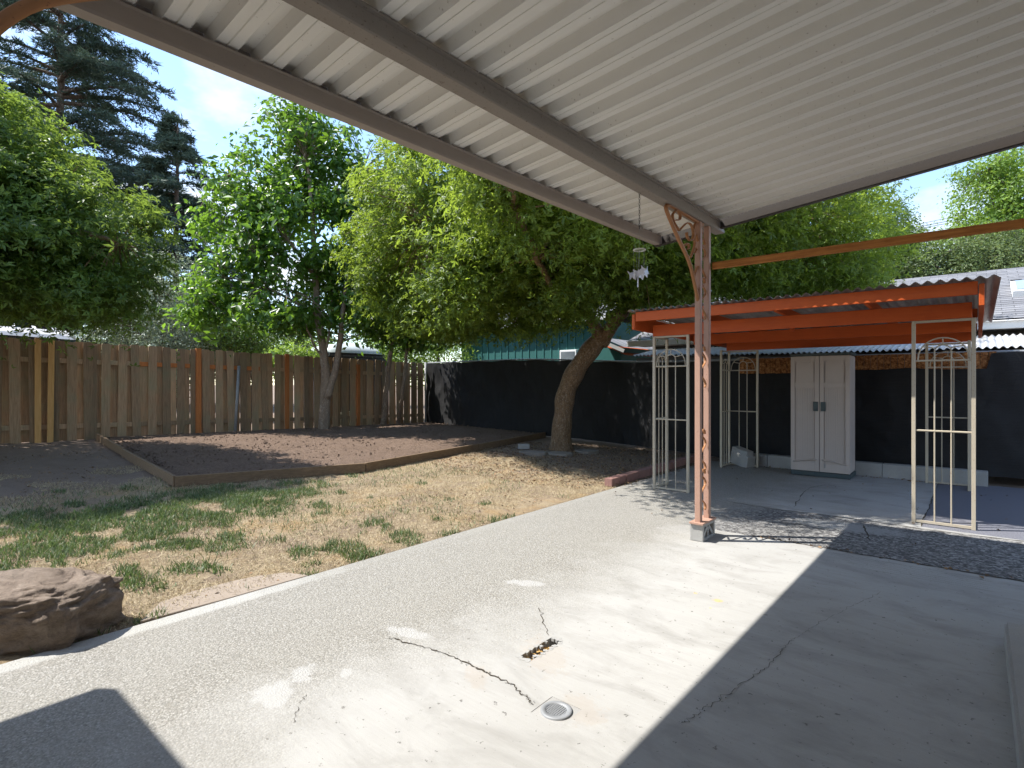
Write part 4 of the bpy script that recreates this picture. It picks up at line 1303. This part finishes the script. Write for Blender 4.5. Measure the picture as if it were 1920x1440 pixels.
def limb(mb, pts, r0, r1, n=8, wob=.03):
    pts = smoothline([Vector(p) for p in pts], 6)
    k = len(pts)
    pts = [p + Vector((random.gauss(0, wob), random.gauss(0, wob), 0)) * (1 if 0 < i < k - 1 else 0) * .4 for i, p in enumerate(pts)]
    mb.tube(pts, [r0 + (r1 - r0) * (i / (k - 1)) ** .8 for i in range(k)], n)
def twigs(mb, hubs, targets, r=.012, frac=1.0):
    for t in targets:
        if random.random() > frac: continue
        t = Vector(t); h = min(hubs, key=lambda q: (q - t).length)
        mid = h.lerp(t, .5) + Vector((0, 0, .12 * (h - t).length))
        mb.tube([h, mid, t], [r, r * .7, r * .3], 5, cap=False)

Lm = lambda c, r: ((c.x, c.y, c.z), r)
# -- leaning maple over the fence
lm = leaf_mat('maple_leaf', (.035, .075, .012), (.14, .21, .035), (.42, .56, .06), .45, .42)
maple = thing('maple_tree', G(1052, 838), 'leaning maple with mottled brown trunk and broad bright green crown beside the shelter', 'tree')
mb = MB()
tr_pts = [G(1052, 842) + Vector((0, 0, -.1)), P(1052, 820, 11), P(1056, 775, 11), P(1062, 735, 11), P(1080, 695, 10.95), P(1108, 655, 10.9), P(1128, 632, 10.85)]

# fix: radii list length must match
trunk = mb
K = len(smoothline(tr_pts, 6))
mb = MB(); mb.tube(smoothline(tr_pts, 6), [max(.185, .26 - .10 * i / (K * .3)) + (.012 * math.sin(i * .9)) for i in range(K)], 18)
fork = P(1128, 632, 10.85)
hubs = []
for tgt, r in ((P(1098, 585, 10.4), .10), (P(1168, 585, 10.3), .12)):
    limb(mb, [fork - Vector((0, 0, .12)), fork.lerp(tgt, .5), tgt], .14, r)
    hubs.append(tgt)
h2 = []
for (a, pts) in ((0, [(1040, 520, 9.8), (930, 470, 9.2), (820, 440, 9.4)]), (0, [(1090, 500, 10.8), (1050, 420, 11.5), (1000, 380, 12)]), (0, [(1040, 540, 8.8), (980, 420, 7.4), (960, 360, 6.3)]),
                 (1, [(1230, 500, 10.2), (1330, 420, 10.2), (1450, 400, 10.4)]), (1, [(1190, 480, 9.4), (1200, 380, 8.2), (1180, 300, 7.2)]), (1, [(1230, 540, 10.4), (1380, 510, 10.8), (1560, 500, 11.3)])):
    q = [P(*p) for p in pts]; limb(mb, [hubs[a]] + q, .085, .025, 7, .05); h2 += q
    for k in (.5,): h2.append(q[0].lerp(q[1], .5)); h2.append(q[1].lerp(q[2], .5))
mb.build('trunk', m_bark_maple, maple, True)
mlobes = [Lm(W(-2.3, 11.2, 4.0), (.95, 1.2, 1.1)), Lm(W(-1.3, 10.2, 4.7), (1.25, 1.5, 1.3)), Lm(W(-.5, 9.4, 3.5), (1.2, 1.3, 1.2)), Lm(W(-1.7, 11.4, 2.9), (.8, 1.0, .7)),
          Lm(W(.5, 9.4, 4.0), (1.9, 1.8, 1.45)), Lm(W(.9, 7.2, 4.1), (1.5, 1.5, 1.1)), Lm(W(1.9, 9.0, 3.6), (1.6, 1.6, 1.15)),
          Lm(W(3.0, 9.6, 4.0), (1.9, 1.8, 1.4)), Lm(W(4.9, 10.2, 4.0), (1.9, 1.9, 1.25)), Lm(W(6.1, 11.0, 3.9), (1.3, 1.5, 1.2)),
          Lm(W(2.6, 11.2, 5.2), (2.6, 2.0, 1.4)), Lm(W(0, 12.8, 3.9), (1.5, 1.2, 1.2)), Lm(W(.1, 10.4, 2.85), (1.7, 1.2, .5)), Lm(W(-1.3, 10.9, 2.75), (.9, 1.0, .45)), Lm(W(.1, 6.6, 4.4), (1.1, 1.1, .9)), Lm(W(3.0, 7.6, 4.6), (1.9, 1.6, 1.0))]
def roofclear(p):
    # leaves stay outside and above the shelter roof
    if -3.5 < p[0] < .4 and 6.0 < p[1] < 10.1: return 2.65
    return 2.15
C_, N_, T_, cen = crown_points(mlobes, 4700, 44, .25, .5, .55, .17, 1.1, zmin=roofclear, seed=3)
k_ = np.array([p[2] > 2.1 and (p[2] > 2.36 or not (-3.5 < p[0] < .3 and 6.0 < p[1] < 10.1)) for p in C_]); C_, N_, T_ = C_[k_], N_[k_], T_[k_]
leaf_cloud('crown', C_, N_, .078, lm, maple, lobes=3, aspect=.34, tintbase=T_)
mb = MB(); twigs(mb, h2, cen, .014, .25); mb.build('branches', m_bark_maple, maple)

# -- big tree in the left foreground
lt_m = leaf_mat('left_tree_leaf', (.025, .060, .012), (.10, .17, .03), (.36, .50, .07), .38, .45)
ltree = thing('shade_tree', W(-8.9, 7.4, .3), 'big dense green maple leaning into the picture at the upper left', 'tree')
mb = MB(); b0 = W(-8.9, 7.4, .25); hubs = [W(-8.4, 7.4, 2.5), W(-7.4, 7.5, 3.2), W(-6.2, 7.3, 3.4), W(-6.8, 6.6, 4.2), W(-7.0, 8.4, 4.1), W(-5.4, 7.6, 3.3)]
limb(mb, [b0, W(-8.8, 7.4, 1.5), hubs[0]], .2, .13); limb(mb, [hubs[0], hubs[1], hubs[2], hubs[5]], .12, .03); limb(mb, [hubs[0], hubs[3]], .09, .03); limb(mb, [hubs[0], hubs[4]], .09, .03)
mb.build('trunk', m_bark_maple, ltree, True)
llobes = [Lm(W(-7.5, 7.2, 4.1), (1.6, 1.5, 1.5)), Lm(W(-6.2, 7.3, 3.5), (1.0, 1.2, .95)), Lm(W(-5.75, 7.4, 2.9), (.75, .9, .6)), Lm(W(-5.5, 7.6, 3.75), (.45, .6, .3)), Lm(W(-8.9, 8.2, 4.3), (1.8, 1.8, 1.7)), Lm(W(-7.2, 8.3, 3.4), (1.3, 1.3, 1.1)), Lm(W(-8.4, 6.2, 3.7), (1.8, 1.3, 1.5)), Lm(W(-6.6, 6.2, 2.9), (.8, .8, .6))]
C_, N_, T_, cen = crown_points(llobes, 2700, 42, .26, .38, .55, .10, 1.1, zmin=lambda p: 2.2, seed=5)
leaf_cloud('crown', C_, N_, .080, lt_m, ltree, lobes=3, aspect=.34, tintbase=T_)
mb = MB(); twigs(mb, hubs, cen, .012, .2); mb.build('branches', m_bark_maple, ltree)

# -- two-stemmed tree by the fence
am = leaf_mat('broad_leaf', (.030, .085, .012), (.10, .20, .03), (.26, .46, .04), .42, .35, .5)
ash = thing('broadleaf_tree', G(607, 806), 'tall two-stemmed tree with large glossy leaves at the middle of the wooden fence', 'tree')
dd = 13.25; mb = MB()
s0 = G(607, 808)
limb(mb, [s0 + Vector((0, 0, -.1)), P(610, 720, dd), P(608, 672, dd), P(597, 600, dd), P(590, 500, dd), P(585, 400, dd - .3), P(575, 300, dd - .3), P(560, 230, dd)], .15, .015)
limb(mb, [P(613, 745, dd), P(632, 680, dd), P(641, 600, dd), P(655, 500, dd), P(665, 400, dd), P(680, 320, dd)], .10, .015)
limb(mb, [P(609, 672, dd), P(590, 650, dd - .2), P(570, 600, dd - .4), P(540, 540, dd - .6), P(480, 470, dd - .8)], .035, .01)
limb(mb, [P(610, 660, dd), P(618, 620, dd), P(622, 570, dd + .3), P(620, 500, dd + .5)], .04, .01)
limb(mb, [P(590, 520, dd), P(540, 450, dd - .3), P(470, 380, dd - .3), P(430, 330, dd)], .05, .01)
limb(mb, [P(588, 450, dd), P(640, 370, dd + .2), P(700, 300, dd + .4)], .045, .01)
limb(mb, [P(595, 590, dd), P(500, 540, dd - .5), P(420, 520, dd - .8), P(380, 540, dd - 1)], .035, .01)
mb.build('trunk', m_bark_pale, ash, True)
hubs = [P(590, 500, dd), P(585, 400, dd - .3), P(575, 300, dd - .3), P(655, 500, dd), P(665, 400, dd), P(680, 320, dd), P(540, 540, dd - .6), P(480, 470, dd - .8), P(540, 450, dd - .3), P(470, 380, dd - .3), P(430, 330, dd), P(640, 370, dd + .2), P(500, 540, dd - .5), P(420, 520, dd - .8), P(380, 560, dd - 1)]
alobes = [Lm(P(560, 260, dd), (1.0, 1.0, 1.2)), Lm(P(650, 330, dd), (1.4, 1.3, 1.3)), Lm(P(470, 340, dd), (1.15, 1.1, .9)), Lm(P(430, 410, dd - .3), (.95, .9, .6)),
          Lm(P(560, 420, dd), (1.6, 1.4, 1.2)), Lm(P(680, 450, dd), (1.3, 1.2, 1.2)), Lm(P(470, 480, dd - .4), (1.1, 1.0, .7)), Lm(P(740, 360, dd + .3), (1.1, 1.1, 1.2)),
          Lm(P(400, 550, dd - .8), (.75, .7, .5)), Lm(P(480, 590, dd - .8), (1.3, 1.0, .42)), Lm(P(580, 560, dd), (1.0, 1.0, .8)), Lm(P(365, 590, dd - 1), (.45, .5, .3)), Lm(P(690, 570, dd), (.9, .9, .7)), Lm(P(530, 520, dd), (1, 1, .8))]
C_, N_, T_, cen = crown_points(alobes, 1650, 15, .23, .6, .35, .30, 1.1, up=.6, seed=8)
leaf_cloud('crown', C_, N_, .15, am, ash, lobes=1, aspect=.5, tintbase=T_, droop=.5)
mb = MB(); twigs(mb, hubs, cen, .012, .35); mb.build('branches', m_bark_pale, ash)

# -- two slim young trees near the fence corner
for k, (bx_, by_, pts, lob, lb) in enumerate((
    ((717), 796, [(728, 700), (735, 640), (740, 560), (745, 480)], [((745, 570), (.9, .9, .7)), ((720, 610), (.8, .8, .45)), ((760, 520), (.9, .9, .8)), ((790, 560), (.7, .7, .6))], 'slim young tree with straight stem, left of the pair near the fence corner'),
    ((745), 794, [(755, 735), (763, 660), (762, 640), (765, 600)], [((770, 628), (.55, .55, .35)), ((800, 610), (.6, .6, .4)), ((830, 600), (.7, .7, .6)), ((790, 580), (.8, .8, .5))], 'slim young tree with forked stem, right of the pair near the fence corner'))):
    t_ = thing('young_tree', G(bx_, by_), lb, 'tree', 'slim young trees by the fence')
    d_ = 14.9; lob = lob + ([((700, 545), (1.2, 1.2, 1.1)), ((790, 520), (1.1, 1.1, 1.0))] if k == 0 else [((860, 560), (1.0, 1.0, .9))]); mb = MB(); limb(mb, [G(bx_, by_ + 2) + Vector((0, 0, -.1))] + [P(x_, y_, d_) for x_, y_ in pts], .09 if k == 0 else .06, .02)
    if k: limb(mb, [P(763, 662, d_), P(752, 630, d_), P(745, 600, d_)], .03, .01); limb(mb, [P(763, 662, d_), P(775, 640, d_)], .03, .01)
    mb.build('trunk', m_bark_pale, t_, True)
    C_, N_, T_, cen = crown_points([Lm(P(x_, y_, d_), r_) for (x_, y_), r_ in lob], 900 if k == 0 else 520, 16, .24, .6, .3, .08, 1.0, up=.6, seed=20 + k)
    leaf_cloud('crown', C_, N_, .13, am, t_, lobes=1, aspect=.5, tintbase=T_, droop=.4)
    mb = MB(); twigs(mb, [P(x_, y_, d_) for x_, y_ in pts], cen, .01, .3); mb.build('branches', m_bark_pale, t_)

# -- cedar
ced = leaf_mat('cedar_needle', (.042, .075, .055), (.115, .165, .125), (.08, .12, .07), .15, .6, .2)
def conifer(base, H, rad, nl, label, seed, z0=2.0, spread=1.0):
    r = random.Random(seed); g_ = np.random.default_rng(seed)
    t_ = thing('cedar_tree', base, label, 'tree', 'cedars at the upper left')
    mb = MB(); limb(mb, [base, base + Vector((.1, 0, H * .5)), base + Vector((0, .1, H))], H * .018, .03, 9, .05)
    CC = []; DD = []
    for i in range(nl):
        f = (i + r.random()) / nl; z = z0 + (H - z0) * f
        L = rad(f) * r.uniform(.65, 1.1)
        a = r.random() * 2 * math.pi
        dirv = Vector((math.cos(a), math.sin(a), 0)); side = Vector((-dirv.y, dirv.x, 0))
        rise = r.uniform(.05, .35); pts = []
        for k in range(7):
            s_ = k / 6
            pts.append(base + Vector((0, 0, z)) + dirv * L * s_ + side * r.gauss(0, .05) * L * s_ + Vector((0, 0, L * (rise * s_ - (rise * .9 + .1) * s_ ** 2.4))))
        mb.tube(pts, [max(.02, .022 * L * (1 - s_ / 6.5)) for s_ in range(7)], 5, cap=False)
        nb = int(9 + L * 5)
        for q in range(nb):
            s_ = .18 + .82 * (q + r.random()) / nb
            k = min(5, int(s_ * 6)); p = pts[k].lerp(pts[k + 1], s_ * 6 - k)
            bl = (.30 + L * .16) * (1.15 - s_ * .7) * r.uniform(.6, 1.3)
            sd = 1 if q % 2 else -1
            bd = (side * sd * r.uniform(.6, 1.1) + dirv * r.uniform(.3, 1.0) + Vector((0, 0, r.uniform(-.35, .12)))).normalized()
            n_ = int(20 + bl * 46)
            u = g_.random(n_)
            off = np.outer(u * bl, np.array(bd)) + g_.normal(size=(n_, 3)) * np.array([.05, .05, .025]) * (1 + bl)
            off[:, 2] -= u ** 2 * bl * .25
            CC.append(np.array(p) + off); DD.append(np.tile(np.array(bd), (n_, 1)))
    mb.build('trunk', m_bark_dark, t_, True)
    CC = np.concatenate(CC); DD = np.concatenate(DD); N = len(CC)
    d = DD + g_.normal(size=(N, 3)) * .55; d /= np.linalg.norm(d, axis=1, keepdims=True)
    e = np.cross(d, g_.normal(size=(N, 3))); e /= np.linalg.norm(e, axis=1, keepdims=True)
    s_ = .20 * (1 + .3 * g_.normal(size=(N, 1))).clip(.5, 1.6)
    V = np.stack([CC - e * s_ * .11, CC + e * s_ * .11, CC + d * s_], 1)
    fast_mesh('foliage', V.reshape(-1, 3), np.arange(3 * N).reshape(-1, 3), ced, t_, tint=np.repeat(g_.random(N), 3))
bz = W(-22.5, 27.5, 0)
conifer(bz, 24, lambda f: 10.2 * (1 - f) ** .75 + .3, 165, 'tall dark cedar with drooping layered branches, its top above the picture', 31)
conifer(W(-15.8, 26.0, 0), 13.9, lambda f: 4.6 * (1 - f) ** .8 + .15, 120, 'shorter dark cedar with a pointed tip right of the tall one', 47, 2.0)

# -- background trees and shrubs
def bg_tree(name, label, lobes, ncl, per, cr, ls, mat, seed, group=None, aspect=.5, gap=.08, shell=.5, cat='tree', trunk=None, flat=.6, up=.6, bark_=None):
    c = Vector(lobes[0][0]); base = Vector((c.x, c.y, gz(c.x, c.y)))
    t_ = thing(name, base, label, cat, group)
    C_, N_, T_, cen = crown_points(lobes, ncl, per, cr, flat, shell, gap, .7, up=up, seed=seed, zmin=lambda p: .25)
    leaf_cloud('crown', C_, N_, ls, mat, t_, lobes=1, aspect=aspect, tintbase=T_)
    mb = MB(); hubs = []
    top = Vector((c.x, c.y, c.z)); limb(mb, [base, base.lerp(top, .5) + Vector((.1, 0, 0)), top], .12 if cat == 'tree' else .06, .05)
    for l in lobes:
        q = Vector(l[0]); hubs.append(q)
        if (q - top).length > .1: limb(mb, [base.lerp(top, .6), q], .06, .02, 6)
    twigs(mb, hubs, cen, .015, .15)
    mb.build('trunk', bark_ or m_bark_dark, t_)
sil = leaf_mat('silver_leaf', (.10, .14, .09), (.30, .35, .25), (.35, .42, .22), .3, .4, .5)
bg_tree('silver_shrub', 'silvery grey-green bushy tree beyond the fence, below the cedars', [Lm(P(300, 570, 17), (1.7, 1.5, 1.7)), Lm(P(240, 610, 17), (1.3, 1.3, 1.3)), Lm(P(370, 610, 17), (1.3, 1.3, 1.2)), Lm(P(310, 660, 17), (2.0, 1.5, 1.2))], 1500, 26, .28, .065, sil, 61)
mid = leaf_mat('mid_leaf', (.035, .075, .018), (.11, .18, .04), (.28, .42, .06), .35, .45)
mid2 = leaf_mat('bright_leaf', (.06, .12, .018), (.17, .28, .05), (.42, .60, .08), .42, .45)
olive = leaf_mat('olive_leaf', (.05, .08, .03), (.15, .20, .07), (.28, .36, .1), .3, .45)
bg_tree('leafy_shrub', 'mid green shrub beyond the fence behind the two-stemmed tree', [Lm(P(470, 650, 17.5), (1.5, 1.3, 1.1)), Lm(P(560, 650, 18.5), (1.2, 1.2, .8)), Lm(P(420, 640, 17), (1, 1, .9))], 700, 24, .28, .08, mid, 62, cat='shrub')
bg_tree('bright_shrub', 'low bright yellow-green shrub beyond the fence, left of the domed shed', [Lm(P(560, 662, 15.6), (.7, .6, .35)), Lm(P(530, 668, 15.6), (.5, .5, .3))], 160, 24, .2, .08, mid2, 63, cat='shrub')
bg_tree('hedge_shrub', 'bright green bush filling the gap between the fence corner and the teal shed', [Lm(P(820, 655, 19.5), (1.3, 1.2, 1.2)), Lm(P(760, 660, 19), (1.3, 1.2, 1.1)), Lm(P(715, 665, 18), (.8, .8, .8))], 700, 24, .28, .075, mid2, 64, cat='shrub')
bg_tree('far_tree', 'pale distant tree seen through gaps left of the maple crown', [Lm(P(640, 560, 30), (2.8, 2.2, 2.6)), Lm(P(740, 600, 30), (2.6, 2.0, 2.0)), Lm(P(560, 620, 30), (2.4, 2, 1.8)), Lm(P(850, 560, 30), (3, 2, 3)), Lm(P(450, 610, 30), (2.2, 2, 1.8))], 1100, 22, .5, .14, olive, 65)
bg_tree('right_tree', 'tall bright maple beyond the neighbouring roof at the far right', [Lm(P(1895, 400, 26), (2.4, 2.2, 2.2)), Lm(P(1965, 330, 26), (2.6, 2.4, 2.4)), Lm(P(1850, 320, 26), (1.2, 1.2, .8)), Lm(P(1835, 450, 26), (1.6, 1.6, 1.1)), Lm(P(1990, 440, 26), (2.6, 2.4, 2.6)), Lm(P(1850, 490, 26), (2.4, 2, 1.6))], 1700, 26, .42, .15, mid2, 66, gap=.14)
bg_tree('hedge_tree', 'yellow-green leafy hedge tree behind the grey roof, nearest the right tree', [Lm(P(1740, 500, 21), (1.8, 1.4, 1.0)), Lm(P(1840, 490, 21), (1.8, 1.4, 1.1)), Lm(P(1920, 470, 21), (1.8, 1.5, 1.2)), Lm(P(1790, 520, 21), (3.0, 1.4, 1.1))], 1500, 26, .3, .10, olive, 67)
bg_tree('dark_tree', 'dark olive tree behind the grey roof between the maple and the hedge', [Lm(P(1650, 490, 22), (1.6, 1.4, 1.3)), Lm(P(1570, 520, 22), (2.0, 1.5, 1.3)), Lm(P(1660, 420, 22.5), (1.1, 1.1, 1.0)), Lm(P(1700, 465, 22), (.9, 1, .8))], 1300, 24, .3, .10, mid, 68)
bg_tree('back_tree', 'green tree behind the shelter and the house roof', [Lm(P(1350, 520, 20), (2.6, 1.8, 1.6)), Lm(P(1460, 530, 20), (2.4, 1.6, 1.4)), Lm(P(1230, 540, 20), (2.4, 1.6, 1.4)), Lm(P(1100, 540, 21), (2.6, 1.6, 1.6))], 1500, 24, .36, .11, mid, 69)

# ------------------------------------------------------------------ grass, straw, litter
def G_at(x, y): return gz(x, y) + (0.018 * fbm(x, y, 1.6) + 0.012 * fbm(x, y, 6, 3)) * smooth(-3.6, -3.9, x) - 0.012
def blades(name, pts, hmin, hmax, w, mat, lean, label, cat):
    pts = np.array(pts); N = len(pts)
    h = hmin + (hmax - hmin) * rng.random((N, 1)) ** 1.3
    a = rng.random(N) * 2 * math.pi; e = np.stack([np.cos(a), np.sin(a), np.zeros(N)], 1)
    l = rng.normal(size=(N, 3)) * lean; l[:, 2] = 1; l /= np.linalg.norm(l, axis=1, keepdims=True)
    l2 = l + rng.normal(size=(N, 3)) * lean * .8; l2[:, 2] -= .25
    m_ = pts + l * h * .6
    V = np.stack([pts - e * w, pts + e * w, m_ + e * w * .7, m_ - e * w * .7, m_ + l2 * h * .45], 1)
    base = np.arange(N)[:, None] * 5
    F1 = np.concatenate([base + [0, 1, 2], base + [0, 2, 3], base + [3, 2, 4]])
    return tag(fast_mesh(name, V.reshape(-1, 3), F1, mat, None, tint=np.repeat(rng.random(N), 5)), label, cat, kind='stuff')
gm = leaf_mat('grass_blade', (.045, .080, .028), (.19, .235, .12), (.22, .34, .08), .22, .5)
sm_ = leaf_mat('straw_blade', (.32, .25, .14), (.60, .50, .32), (.5, .4, .25), .2, .7)
ell = [(60, 985, 130, 32, 1), (200, 975, 130, 28, 1), (330, 950, 140, 24, 1), (450, 925, 130, 17, 1), (570, 908, 70, 9, .7), (60, 1040, 90, 26, .9), (160, 1030, 90, 22, .9),
       (250, 1010, 100, 20, .9), (480, 945, 75, 22, .9), (390, 975, 60, 18, .9), (320, 990, 34, 14, 1), (300, 1018, 80, 13, .9), (400, 1022, 70, 12, .7), (440, 1005, 34, 10, 1),
       (600, 945, 24, 7, 1), (608, 968, 28, 11, 1), (705, 985, 30, 12, 1), (745, 1005, 46, 13, 1), (640, 1030, 55, 20, 1), (580, 1042, 44, 20, 1), (690, 1042, 32, 10, .8),
       (240, 1072, 26, 12, 1), (275, 1090, 55, 20, 1), (370, 1066, 60, 13, .9), (30, 1070, 60, 16, .7), (140, 945, 24, 7, 1), (185, 965, 30, 8, 1), (820, 970, 16, 5, .8), (205, 1192, 46, 10, 1),
       (150, 1212, 50, 7, 1), (80, 1228, 50, 7, 1), (20, 1240, 40, 7, 1), (110, 920, 16, 4, .5), (240, 915, 20, 4, .5), (300, 925, 18, 4, .5), (350, 905, 30, 4, .6), (790, 905, 12, 3, .8), (690, 930, 10, 3, .8), (640, 925, 14, 4, .7),
       (910, 945, 14, 3, .8), (660, 893, 16, 3, .7), (520, 1010, 20, 6, .5), (690, 1000, 22, 7, .6), (840, 935, 9, 3, .7), (760, 960, 10, 4, .7), (720, 960, 8, 3, .6), (560, 925, 60, 8, .6)]
pts = []
for (px, py, rx, ry, den) in ell:
    c = G(px, py); e1 = G(px + rx, py) - c; e2 = (G(px, py - ry) - c) * .5 + (c - G(px, py + ry)) * .5
    area = math.pi * e1.length * e2.length
    n = int(area * 4600 * den)
    for _ in range(n):
        r_ = math.sqrt(random.random()) * random.uniform(.75, 1.15); a = random.random() * 2 * math.pi
        p = c + e1 * r_ * math.cos(a) + e2 * r_ * math.sin(a)
        if p.x > -3.63 or p.x < -12.6: continue
        nz = noise.noise(Vector((p.x * 3.2, p.y * 3.2, 1))) + .5 * noise.noise(Vector((p.x * 11, p.y * 11, 4)))
        if nz < -.12 - .14 * den + .30 * (r_ - .5): continue
        pts.append((p.x, p.y, G_at(p.x, p.y)))
for _ in range(9000):
    y = random.uniform(.3, 6.0); x = random.uniform(-8.5, -3.66)
    if noise.noise(Vector((x * .9, y * .9, 6))) < .02 or y + .35 * x > 4.2: continue
    pts.append((x, y, G_at(x, y)))
# fringe along the slab edge
for _ in range(1500):
    y = random.uniform(.3, 4.8); 
    if noise.noise(Vector((0, y * 2.5, 3))) < .05: continue
    x = -3.62 - abs(random.gauss(0, .05)); pts.append((x, y, G_at(x, y)))
print('grass blades', len(pts))
blades('grass', pts, .018, .072, .0036, gm, .45, 'patchy green lawn grass between dry areas', 'grass')
pts = []
while len(pts) < 90000:
    y = random.uniform(.2, 9); x = random.uniform(-9.5, -3.63)
    d = -x * S40 + y * C40
    if noise.noise(Vector((x * 1.5, y * 1.5, 7))) < -.25 + .12 * max(0, (-x - 6)) : continue
    if y + .35 * x > 5.6 and random.random() < .8: continue
    if random.random() > 2.2 / max(d, 2.2) + .3: continue
    pts.append((x, y, G_at(x, y) + .002))
blades('dry_grass', pts, .015, .045, .0022, sm_, 1.6, 'short dry straw-coloured grass over the bare lawn', 'dry grass')
# leaf litter
def litter(name, n, region, size, mat, label, cat, zf):
    P_ = []
    while len(P_) < n:
        q = region()
        if q is not None: P_.append((q[0], q[1], zf(q[0], q[1]) + .006 + random.random() * .006))
    P_ = np.array(P_); Nn = rng.normal(size=P_.shape) * .35 + np.array([0, 0, 1])
    return tag(leaf_cloud(name, P_, Nn, size, mat, None, lobes=1, aspect=.7), label, cat, kind='stuff')
lit = leaf_mat('fallen_leaf', (.06, .035, .02), (.34, .21, .11), (.3, .2, .1), .1, .8)
def regA():
    c = W(1.0, 9.6, 0); a = random.random() * 6.28; r_ = math.sqrt(random.random())
    p = (c.x + 2.9 * r_ * math.cos(a), c.y + 2.3 * r_ * math.sin(a))
    return p if p[0] < -3.85 and p[1] < 10.4 else None
litter('leaf_litter', 6500, regA, .032, lit, 'brown fallen leaves scattered under the leaning maple', 'leaf litter', G_at)
def regB():
    x = random.uniform(-12.4, -3.65); y = random.uniform(.3, 8)
    return (x, y) if noise.noise(Vector((x * .8, y * .8, 2))) > .0 else None
litter('lawn_debris', 5000, regB, .022, lit, 'small dry leaf and twig debris on the lawn', 'leaf litter', G_at)
def regC():
    k = random.random()
    if k < .45: x = random.uniform(-3.2, 0); y = 9.5 - abs(random.gauss(0, .05))
    elif k < .7: y = random.uniform(6.4, 9.4); x = -3.64 + abs(random.gauss(0, .06))
    elif k < .85: x = random.uniform(-1.6, .3); y = 5.14 + random.gauss(0, .025)
    else: x = random.uniform(-3.5, .3); y = random.uniform(5.2, 9.3)
    return (x, y)
litter('patio_leaves', 420, regC, .028, lit, 'few dry leaves lying on the patio and against the blocks', 'leaf litter', lambda x, y: 0)
# soil clods
cl = MB()
for _ in range(1500):
    u, v = random.random(), random.random()
    back = A.lerp(E, u); f = B.lerp(Cc, u / .45) if u < .45 else Cc.lerp(D, min(1, (u - .45) / .4)); p = back.lerp(f, .04 + .92 * v)
    s = random.uniform(.008, .028); z = gz(p.x, p.y) + .07
    M3 = Matrix.Rotation(random.random() * 6, 3, 'Z') @ Matrix.Rotation(random.random() * 6, 3, 'X')
    vs = [p * 1 + M3 @ (Vector(q) * s * random.uniform(.7, 1.2)) for q in ((1, 0, 0), (-1, 0, 0), (0, 1, 0), (0, -1, 0), (0, 0, .8), (0, 0, -.8))]
    vs = [Vector((q.x, q.y, q.z - p.z + z)) for q in vs]
    cl.add(vs, [(0, 2, 4), (2, 1, 4), (1, 3, 4), (3, 0, 4), (2, 0, 5), (1, 2, 5), (3, 1, 5), (0, 3, 5)])
tag(cl.build('soil_clods', m_soil), 'small clods scattered on the tilled garden soil', 'soil', kind='stuff')
